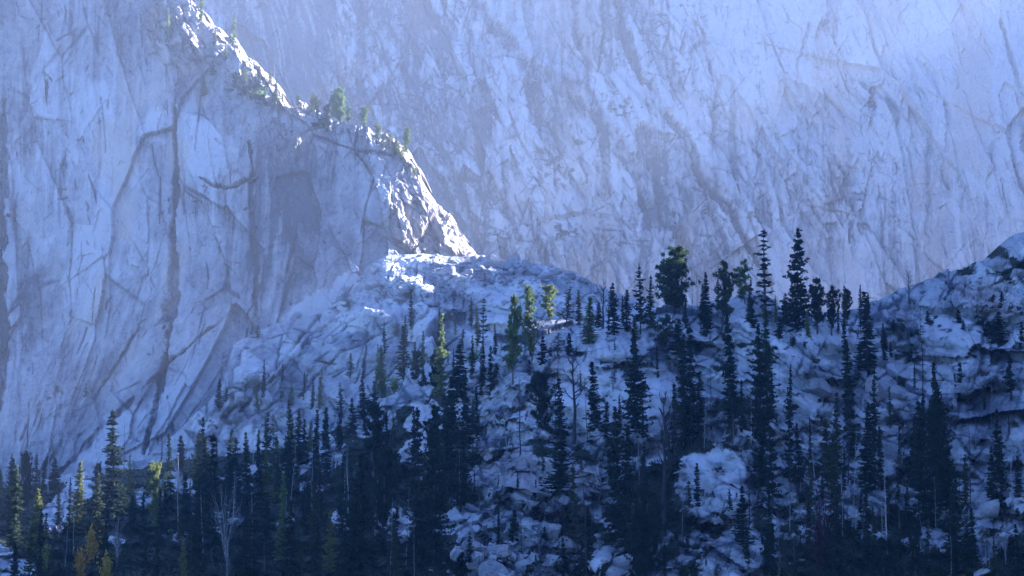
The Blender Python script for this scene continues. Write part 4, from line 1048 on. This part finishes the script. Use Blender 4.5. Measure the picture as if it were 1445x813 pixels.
('big',612,790,566,44,'dark bushy conifer above the black cone spruce','',G_K),
('spruce',650,722,590,28,'dark spruce left of the split grey rock face','',G_K),
('wpole',600,694,612,4,'thin white dead stem in front of the huge dark conifer','',G_K),
('gpole',648,718,620,6,'blue-grey dead trunk left of the split grey rock face','',G_K),
('pine',541,762,636,46,'dark loose pine overhanging the pale triangular rock','',G_K),
('gfan',551,806,698,44,'bare branching tree in front of the pale triangular rock','',G_K),
('sapling',523,748,710,15,'small spruce against the left part of the pale triangular rock','',G_K),
('fir',562,692,648,9,'thin little spruce beside the sloping purple rock','',G_K),
('big',790,702,610,42,'cone-shaped dark spruce in front of the split grey rock face','the rock-face spruce',G_K),
('big',873,765,572,44,'large dark spruce right of the split grey rock face','the large lower spruce',G_K),
('spruce',886,780,600,30,'shaggy spruce with long pale lower twigs right of the large lower spruce','',G_K),
('sapling',724,764,718,16,'small spruce among pale boulders below the split grey rock face','',G_K),
('sapling',663,792,752,13,'small spruce at the left end of the pale boulder field','',G_K),
('pole',829,830,640,8,'tall dead black trunk standing at the bottom centre','the dead centre trunk',G_K),
('gfan',846,700,632,30,'bare twiggy dead tree before the round boulder','',G_K),
('gpole',748,712,630,7,'grey dead trunk before the split grey rock face','',G_K),
('dspruce',738,800,720,16,'brown dead sapling among the pale boulders','',G_K),
('snag',939,738,562,44,'dark dead tree with spreading branches left of the layered outcrop','the spreading dead tree',G_K),
('fir',953,675,538,16,'thin spruce at the left corner of the layered outcrop','',G_K),
('fir',985,748,652,13,'thin dark spruce before the left wall of the layered outcrop','',G_K),
('bpine',918,828,690,44,'dark bushy conifer at the bottom, right of centre','the bottom bushy conifer',G_K),
('sapling',790,764,738,13,'left of two young spruces among the lower boulders','',G_K),
('sapling',768,772,742,12,'right-leaning young spruce among the lower boulders','',G_K),
('gfan',903,724,600,40,'grey bushy dead tree right of the large lower spruce','',G_K),
('gfan',962,770,670,36,'pale bare twiggy tree below the spreading dead tree','',G_K),
('pine',1068,702,632,40,'open-branched dark pine on the right shoulder of the layered outcrop','the open shoulder pine',G_K),
('spruce',1091,714,606,24,'black spruce just right of the open shoulder pine','',G_K),
('fir',1087,830,690,17,'slim black spruce below the open shoulder pine','',G_R),
('spruce',1047,768,684,26,'dark spruce before the stepped base of the layered outcrop','',G_K),
('sapling',1030,720,690,9,'small spruce on the face of the layered outcrop, left of two','',G_K),
('sapling',1040,730,696,10,'small spruce on the face of the layered outcrop, right of two','',G_K),
('rbush',1160,820,695,64,'large reddish-brown bare bush at the bottom right of centre','the reddish bare bush',G_R),
('spruce',1116,705,545,22,'dark spruce in the shaded forest below the rock shelf','the shaded shelf spruce',G_R),
('wpole',1150,675,612,5,'white dead stem above the reddish bare bush','the white stem',G_R),
('wpole',1060,626,562,4,'short white trunk above the layered outcrop','',G_K),
('wpole',1001,614,592,3,'sunlit pale splinter stump on top of the layered outcrop','',G_K),
# --- crest of the buttress
('obroad',481,170,125,26,'biggest dense green pine on the sunlit buttress crest','the biggest crest pine',G_B),
('opine',448,164,134,11,'second small pine from the left edge of the crest pine group','',G_B),
('opine',439,158,131,10,'small sunlit pine left of the biggest crest pine','',G_B),
('mpine',462,180,148,16,'dark low pine at the left foot of the biggest crest pine','',G_B),
('opine',514,184,151,16,'rounded pine standing apart right of the biggest crest pine','the apart crest pine',G_B),
('opine',531,200,172,13,'ragged pine lower down the crest, right of the apart crest pine','',G_B),
('opine',549,206,188,8,'little yellow-green pine down the crest','',G_B),
('opine',571,216,180,17,'last tall pine low on the sunlit crest','the last crest pine',G_B),
('ospruce',558,216,193,10,'small spruce left of the last crest pine','',G_B),
('obush',566,226,208,14,'low olive scrub under the last crest pine','',G_B),
('ospruce',328,42,16,9,'little spruce high on the upper crest near the top of the picture','',G_B),
('ospruce',361,132,107,10,'green spruce on the upper crest, left of two close ones','',G_B),
('mspruce',366,128,92,7,'tallest slim spruce of the upper crest group','',G_B),
('ospruce',389,142,114,10,'single green spruce on the sunny upper crest slab','',G_B),
('ospruce',381,116,98,8,'tiny spruce on the sunlit edge of the upper crest','',G_B),
('gpole',387,106,76,5,'bare dead tree on the sunlit edge of the upper crest','',G_B),
('mpine',332,126,102,16,'dark pine clump left of the upper crest spruces','',G_B),
('gpole',337,122,84,4,'thin dead trunk above the dark crest pine clump','',G_B),
('ospruce',288,132,104,11,'brownish thin spruce on the ledge left of the upper crest','',G_B),
('obush',366,140,126,44,'dark green scrub patch under the upper crest spruces','',G_B),
('opine',283,8,-8,10,'small tree at the very top of the buttress','',G_B),
('opine',421,150,132,8,'tiny pine at the skyline notch of the crest','',G_B),
('obush',519,318,306,10,'little green bush on the shaded buttress face below the crest','',G_B),
('ospruce',303,62,40,7,'tiny spruce on the rugged upper buttress, highest of the left three','',G_B),
('ospruce',318,84,60,8,'small spruce on the rugged upper buttress, middle of the left three','',G_B),
('mspruce',300,104,84,8,'dark little spruce on the rugged upper buttress, lowest of the left three','',G_B),
('opine',347,118,96,9,'round little pine right of the dark crest pine clump','',G_B),
('opine',354,142,118,10,'green pine in the middle of the upper crest scrub','',G_B),
('ospruce',374,146,120,9,'pointed spruce at the right end of the upper crest scrub','',G_B),
('ospruce',398,152,132,8,'small spruce on the sunny slab below the single green spruce','',G_B),
('obush',452,176,162,16,'green scrub left of the biggest crest pine','',G_B),
('opine',470,166,138,12,'slender pine touching the left of the biggest crest pine','',G_B),
('opine',493,172,148,10,'low pine touching the right of the biggest crest pine','',G_B),
('ospruce',540,206,186,7,'small spruce between two pines on the descending crest','',G_B),
('obush',585,246,232,10,'tiny green scrub on the steep lower crest','',G_B),
('obush',236,34,18,10,'green tuft high on the upper left rock slope','',G_B),
('dbush',66,118,104,10,'dark tuft on the left cliff near the picture edge','',G_B),
# --- on the cliff foot
('spruce',308,575,533,11,'dark spruce on the ledge at the foot of the cliff','',G_M),
('spruce',319,568,546,8,'smaller dark spruce on the cliff-foot ledge, right of a taller one','',G_M),
('gpole',343,556,470,3,'thin dead stem before the left end of the slabs','',G_M),
('mspruce',363,480,458,12,'small conifer at the foot of the dark cliff crack','',G_M),
('dbush',81,556,540,10,'small dark bush high on the pale lower cliff','',G_M),
('sapling',121,560,540,8,'small dark sapling high on the pale lower cliff','',G_M),
]
for row in T:
    key, px, base, top, wpx, label, ref, grp = row[:8]
    lean = row[8] if len(row) > 8 else 0
    layers = (B_but,) if grp == G_B else None
    plant(key, px, base, top, wpx, label, ref, grp, layers, lean)

# --- the close-grown forest between them
HERO = [q for q in PLACED if q[6]]
ZONES = [  # px0, px1, base0, base1, count, tallest..shortest in px, group
    (0, 240, 730, 846, 20, 60, 110, G_L), (225, 480, 680, 848, 44, 60, 130, G_L), (460, 680, 650, 848, 28, 60, 125, G_K), (810, 975, 650, 846, 10, 60, 120, G_K),
    (1045, 1260, 640, 848, 36, 60, 130, G_R), (1240, 1450, 650, 848, 28, 60, 120, G_R), (940, 1120, 560, 640, 12, 70, 110, G_K), (640, 700, 520, 640, 6, 40, 80, G_K), (0, 300, 690, 720, 14, 24, 50, G_L), (250, 520, 655, 690, 18, 24, 55, G_L), (640, 1010, 500, 840, 46, 24, 62, G_K), (1010, 1445, 480, 840, 58, 24, 66, G_R), (985, 1245, 436, 476, 16, 30, 66, G_S), (500, 700, 455, 560, 16, 24, 58, G_M), (330, 560, 540, 650, 18, 26, 60, G_M), (830, 1000, 438, 470, 6, 26, 50, G_S)]
WORDS = {'spruce': 'dark spruce', 'fir': 'dark narrow fir', 'mspruce': 'green-black spruce', 'big': 'wide-skirted dark spruce', 'bpine': 'dense dark pine', 'pine': 'dark pine', 'gpole': 'grey dead pole', 'wpole': 'whitish dead pole', 'gspruce': 'grey dead spruce', 'gfan': 'bare twiggy tree', 'pole': 'black dead pole', 'sapling': 'young spruce', 'dspruce': 'brown-black dead spruce', 'ospruce': 'olive spruce'}
used = {q[5] for q in PLACED}
spots = [(q[0], q[1]) for q in PLACED]
def fill_label(key, px, base, hpx):
    size = 'tall' if hpx > 112 else 'middling' if hpx > 84 else 'short' if hpx > 50 else 'very small'
    cand = sorted(HERO, key=lambda q: abs(q[0] - px) + .8 * abs((q[1]) - base))
    for q in cand[:10]:
        dx, dy = px - q[0], base - q[1]
        if abs(dx) > abs(dy) * .7: rel = ('just ' if abs(dx) < 26 else 'a little ' if abs(dx) < 60 else 'well ') + ('right of' if dx > 0 else 'left of')
        else: rel = ('close in front of' if dy < 45 else 'lower down in front of') if dy > 0 else ('close behind' if dy > -45 else 'further back behind')
        for s in (size, ):
            lab = '%s %s %s %s' % (s, WORDS[key], rel, q[6])
            if lab not in used: used.add(lab); return lab
    return None
for (x0, x1, b0, b1, n, h1, h2, grp) in ZONES:
    made = tries = 0
    while made < n and tries < 900:
        tries += 1
        px = RNG.uniform(x0, x1); base = b0 + (b1 - b0) * RNG.random() ** .85
        dark = 1 - max(blob(np.array([px]), np.array([base]), 560, 735, 48, 40)[0], blob(np.array([px]), np.array([base]), 1010, 690, 70, 80)[0], blob(np.array([px]), np.array([base]), 30, 800, 45, 30)[0], .8 * blob(np.array([px]), np.array([base]), 1400, 700, 60, 50)[0], blob(np.array([px]), np.array([base]), 1160, 600, 50, 50)[0])
        if RNG.random() > dark: continue
        if min(abs(px - a) + .6 * abs(base - b) for a, b in spots) < 9: continue
        key = RNG.choices(['spruce', 'fir', 'mspruce', 'big', 'bpine', 'pine', 'gpole', 'wpole', 'gspruce', 'gfan', 'pole', 'dspruce', 'ospruce'], [22, 24, 14, 2, 1, 3, 9, 4, 6, 6, 4, 3, 7 if px < 480 else 0])[0]
        hpx = RNG.uniform(h1, h2)
        if h2 < 70: key = RNG.choices(['fir', 'spruce', 'sapling', 'mspruce', 'gpole', 'pole', 'gspruce', 'gfan', 'wpole'], [24, 16, 10, 10, 12, 8, 6, 6, 4])[0]
        if grp in (G_S, G_M) and RNG.random() < .4: key = RNG.choice(['ospruce', 'mspruce'])
        if key in ('gfan', 'bpine', 'pine'): hpx *= .8
        wr = {'spruce': .2, 'fir': .13, 'mspruce': .2, 'big': .32, 'bpine': .42, 'pine': .38, 'gpole': .05, 'sapling': .38, 'wpole': .045, 'gspruce': .16, 'gfan': .5, 'pole': .05, 'dspruce': .16, 'ospruce': .2}[key] * RNG.uniform(.7, 1.05)
        lab = fill_label(key, px, base, hpx)
        if lab is None: continue
        ln = RNG.gauss(0, 6) if key in ('gpole', 'wpole', 'pole') else 0
        if abs(ln) > 9: ln *= 2
        if plant(key, px, base, base - hpx, hpx * wr, lab, '', grp, None, ln) is None: continue
        spots.append((px, base)); made += 1

# ------------------------------------------------------------------ boulders
def stone(seed, sub=3, planes=11):
    import bmesh
    g = np.random.default_rng(seed); bm = bmesh.new(); bmesh.ops.create_icosphere(bm, subdivisions=sub, radius=1.0)
    P = np.array([v.co[:] for v in bm.verts]); F = np.array([[v.index for v in f.verts] for f in bm.faces]); bm.free()
    for _ in range(planes):
        n = unit(g.normal(0, 1, 3)); d = g.uniform(.38, .80); k = P @ n; m = k > d
        P[m] -= np.outer(k[m] - d, n)
    P += .025 * np.stack([fbm(P[:, 0] * 2.3 + i * 9, P[:, 1] * 2.3 + P[:, 2] * 1.7, 500 + seed, 3) for i in range(3)], 1)
    return P, F
def stone_mesh(name, P, F, seed, mat):
    me = raw_mesh(name, P, F, mat, False)
    at = me.attributes.new('tone', 'FLOAT_COLOR', 'POINT'); c = np.ones((len(P), 4), np.float32)
    c[:, 0] = .50 + .18 * fbm(P[:, 0] * 2, P[:, 1] * 2 + P[:, 2] * 3, seed, 4); c[:, 1] = .2 * (seed % 3); c[:, 2] = 0
    at.data.foreach_set('color', c.ravel()); return me
M_stone = rock_mat('boulder_granite', 0.8, DARK, PALE, (0.36, 0.25, 0.19), VEG, 0.7, 0.30)
STONES = [stone_mesh('boulder', *stone(600 + i), 600 + i, M_stone) for i in range(7)]
G_SK = 'boulders along the middle skyline'; G_BF = 'boulders of the lower centre'; G_RB = 'boulders of the right-hand slope'
BOULDERS = [  # px, py of the middle, width, height in px, label, group
 (700,372,38,22,'large angular boulder on the middle skyline, right of the sunlit crest toe',G_SK),
 (682,366,20,16,'dark rounded boulder where the sunlit crest meets the middle skyline',G_SK),
 (728,366,22,20,'upright grey boulder with a sunlit right edge on the middle skyline',G_SK),
 (741,372,14,14,'small pointed boulder on the middle skyline beside the upright grey one',G_SK),
 (758,382,26,14,'flat pale slab boulder below the pointed one on the middle skyline',G_SK),
 (786,384,20,14,'sunlit boulder on the middle skyline above the bushy olive pine',G_SK),
 (805,390,22,14,'cracked pale boulder on the middle skyline, left of the forked snag',G_SK),
 (824,396,16,11,'small bright boulder at the right end of the middle skyline row',G_SK),
 (660,384,26,14,'flat grey boulder just below the toe of the sunlit crest',G_SK),
 (636,380,20,13,'pale block among rubble under the sunlit crest',G_SK),
 (612,396,24,14,'blocky grey boulder in the rubble of the middle slope',G_SK),
 (574,408,22,13,'pale rounded boulder in the upper left of the middle slope',G_SK),
 (768,392,40,16,'long dark shaded boulder behind the bushy olive pine',G_SK),
 (505,476,34,14,'dark oval boulder on the grey slabs',G_SK),
 (860,478,20,9,'flat pinkish boulder at the back of the flat-topped boulder',G_BF),
 (668,770,36,24,'rounded pale boulder at the left of the lower boulder field','G'),
 (705,778,44,26,'broad light boulder in the lower boulder field','G'),
 (748,760,34,28,'tilted light slab in the lower boulder field','G'),
 (775,748,30,34,'upright pale block in the lower boulder field below the split grey rock face','G'),
 (802,766,38,22,'wide flat block right of the upright pale block','G'),
 (692,806,40,26,'grey boulder at the bottom edge, left part of the lower boulder field','G'),
 (735,800,34,20,'cracked pale boulder at the bottom edge of the lower boulder field','G'),
 (880,792,46,32,'square pinkish boulder at the bottom right of centre','G'),
 (1176,556,34,30,'round boulder in the gully below the rock shelf','R'),
 (1140,544,60,34,'sloping flat boulder below the rock shelf','R'),
 (1160,582,30,24,'cube-like boulder under the round boulder in the gully','R'),
 (1235,548,36,30,'angular pale boulder right of the column spruce','R'),
 (1215,598,46,24,'blue-grey flat slab boulder with a straight pale top edge','R'),
 (1262,640,38,30,'pale domed boulder on the lower right slope','R'),
 (1400,712,34,26,'pale boulder between slim spruces at the lower right','R'),
 (1390,806,26,16,'small round pale boulder at the bottom right edge','R'),
 (1415,374,26,20,'rounded block under the right skyline ridge','R'),
 (1436,384,24,18,'dark blue block at the right edge under the skyline ridge','R'),
 (1262,404,14,8,'small bright boulder on the right skyline, left of the lone snag','R'),
 (1108,478,12,18,'pale upright knob of rock on the rock shelf','R'),
]
for i, (px, py, wpx, hpx, label, grp) in enumerate(BOULDERS):
    h = ground_at(px, py + hpx * .30)
    if h is None: continue
    p = h[0]; k = p.y / FP
    o = new_obj('boulder', STONES[i % len(STONES)])
    o.location = p + Vector((0, wpx * k * .12, hpx * k * .22)); o.rotation_euler = (R(RNG.uniform(-14, 14)), R(RNG.uniform(-14, 14)), RNG.choice((0, 3.14)) + RNG.uniform(-.4, .4))
    o.scale = (wpx * k * .62, wpx * k * .5, hpx * k * .66)
    tag(o, label, 'boulder', {'G': G_BF, 'R': G_RB}.get(grp, grp))

# ------------------------------------------------------------------ uncountable ground cover
def rubble(name, sheet_obj, areas, n, size, seed):
    g = np.random.default_rng(seed); base = [stone(700 + i, 1, 7) for i in range(5)]
    b = bvh_of([sheet_obj]); Vs = []; Fs = []; c = 0; T_ = []
    for _ in range(n):
        ar = areas[g.choice(len(areas), p=np.array([a[4] for a in areas]) / sum(a[4] for a in areas))]
        px = ar[0] + g.normal(0, .5) * ar[2]; py = ar[1] + g.normal(0, .5) * ar[3]
        rx, rz = ratios(px, py); h = b.ray_cast(Vector((0, 0, 0)), Vector((float(rx), 1, float(rz))).normalized())
        if h[0] is None: continue
        s_ = size[0] * (size[1] / size[0]) ** (g.random() ** 2.2); P, F = base[g.integers(5)]
        a = g.uniform(0, 6.28); ca, sa = math.cos(a), math.sin(a)
        Q = P * s_ * g.uniform(.6, 1.2, 3) * np.array([1, 1, .6]); Q = Q @ np.array([[ca, sa, 0], [-sa, ca, 0], [0, 0, 1]]).T + np.array(h[0]) + np.array([0, 0, s_ * .15])
        Vs.append(Q); Fs.append(F + c); c += len(Q); T_.append(np.full(len(Q), .45 + .4 * g.random()))
    me = raw_mesh(name, np.concatenate(Vs), np.concatenate(Fs), M_stone, False)
    at = me.attributes.new('tone', 'FLOAT_COLOR', 'POINT'); cc = np.zeros((c, 4), np.float32); cc[:, 0] = np.concatenate(T_); cc[:, 1] = .2
    at.data.foreach_set('color', cc.ravel())
    o = new_obj(name, me); o['kind'] = 'stuff'; return o
rb1 = rubble('rubble', W3, [(600, 395, 130, 34, 5), (760, 388, 90, 26, 4), (640, 420, 160, 50, 3), (480, 450, 60, 40, 1), (800, 430, 70, 40, 2)], 900, (.35, 1.7), 1)
rb1['label'] = 'grey rubble scattered over the middle slope'
rb2 = rubble('rubble', W4, [(1395, 425, 75, 40, 5), (720, 785, 130, 50, 4), (690, 610, 50, 60, 3), (1155, 610, 50, 60, 3), (1030, 790, 80, 50, 2), (1250, 600, 60, 90, 2), (1390, 740, 70, 60, 2), (800, 500, 160, 40, 1), (590, 650, 80, 60, 2), (500, 600, 60, 50, 1), (1340, 480, 90, 70, 1)], 1100, (.15, .8), 2)
rb2['label'] = 'small broken stones on the near slope'

def undergrowth(n, seed):
    g = np.random.default_rng(seed); me = W4.data
    v = np.empty(len(me.vertices) * 3, np.float32); me.vertices.foreach_get('co', v); v = v.reshape(-1, 3)
    c = np.empty(len(me.vertices) * 4, np.float32); me.attributes['tone'].data.foreach_get('color', c); vg = c.reshape(-1, 4)[:, 2]
    ok = np.where((vg > .45) & (v[:, 1] > 290) & (np.abs(v[:, 0]) < .225 * v[:, 1]))[0]
    ix = g.choice(ok, n); m = Mesh(); C = []; D = []; Wd = []
    for i in ix:
        s_ = g.uniform(.25, .75) * (1.6 if g.random() < .12 else 1)
        for k in range(8):
            d = unit(np.array([g.normal(0, .8), g.normal(0, .8), abs(g.normal(.6, .5))])); q = s_ * g.uniform(.35, .6)
            C.append(v[i] + np.array([g.normal(0, s_ * .5), g.normal(0, s_ * .5), abs(g.normal(0, s_ * .45)) + .05])); D.append(d * q * .6); Wd.append(unit(np.cross(d, g.normal(0, 1, 3))) * q * .3)
    m.cards(C, D, Wd)
    o = new_obj('undergrowth', m.build('undergrowth', M['under'])); o['kind'] = 'stuff'; o['label'] = 'low dark scrub covering the forest floor'
M['under'] = leaf_mat('scrub_leaves', (0.034, 0.040, 0.022), .6)
undergrowth(9000, 3)

HZ = (0.00016, (0.72, 0.82, 1.0), 0.3)
EXPO = 2.92; WB = 4950; WT = 22; SUN=5.0; SKY=0.05

# ------------------------------------------------------------------ light, air, picture
SUN_AZ, SUN_EL = 65.0, 25.0                              # degrees right of the view direction, above the horizon
S = Vector((math.cos(R(SUN_EL)) * math.sin(R(SUN_AZ)), math.cos(R(SUN_EL)) * math.cos(R(SUN_AZ)), math.sin(R(SUN_EL))))
sd = bpy.data.lights.new('sun', 'SUN'); sd.energy = SUN; sd.angle = R(0.5); sd.color = (1.0, 0.90, 0.74)
so = bpy.data.objects.new('sun', sd); col.objects.link(so)
so.rotation_euler = (-S).to_track_quat('-Z', 'Y').to_euler(); so.location = (300, 300, 700)

w = bpy.data.worlds.new('World'); sc.world = w; w.use_nodes = True
nt = w.node_tree
sky = nt.nodes.new('ShaderNodeTexSky'); sky.sky_type = 'NISHITA'; sky.sun_disc = False
sky.sun_elevation = R(SUN_EL); sky.sun_rotation = R(SUN_AZ)
sky.altitude = 2500; sky.air_density = 1.0; sky.dust_density = 0.0; sky.ozone_density = 6.0
nt.links.new(sky.outputs[0], nt.nodes['Background'].inputs[0])
nt.nodes['Background'].inputs[1].default_value = SKY

def haze(density, colr, aniso):
    x0, x1, y0, y1, z0, z1 = -700, 720, -70, 1720, -30, 560
    V = [(x, y, z) for x in (x0, x1) for y in (y0, y1) for z in (z0, z1)]
    F = [(0, 1, 3, 2), (4, 6, 7, 5), (0, 4, 5, 1), (2, 3, 7, 6), (0, 2, 6, 4), (1, 5, 7, 3)]
    m = bpy.data.materials.new('haze'); m.use_nodes = True; t = m.node_tree
    t.nodes.remove(t.nodes['Principled BSDF'])
    v = t.nodes.new('ShaderNodeVolumePrincipled'); v.inputs['Density'].default_value = density
    v.inputs['Color'].default_value = (*colr, 1); v.inputs['Anisotropy'].default_value = aniso
    t.links.new(v.outputs[0], t.nodes['Material Output'].inputs['Volume'])
    o = new_obj('haze', raw_mesh('haze', np.array(V, float), np.array(F), m, False)); o['kind'] = 'stuff'
    o['label'] = 'pale blue haze filling the valley air'
haze(HZ[0], HZ[1], HZ[2])

cy = sc.cycles
cy.max_bounces = 4; cy.diffuse_bounces = 2; cy.glossy_bounces = 1; cy.transmission_bounces = 1; cy.volume_bounces = 0; cy.transparent_max_bounces = 4
cy.use_denoising = True
cy.sample_clamp_indirect = 4.0
vs = sc.view_settings
vs.view_transform = 'Standard'; vs.look = 'None'; vs.gamma = 1.0; vs.use_curve_mapping = False
vs.exposure = EXPO
vs.use_white_balance = True; vs.white_balance_temperature = WB; vs.white_balance_tint = WT
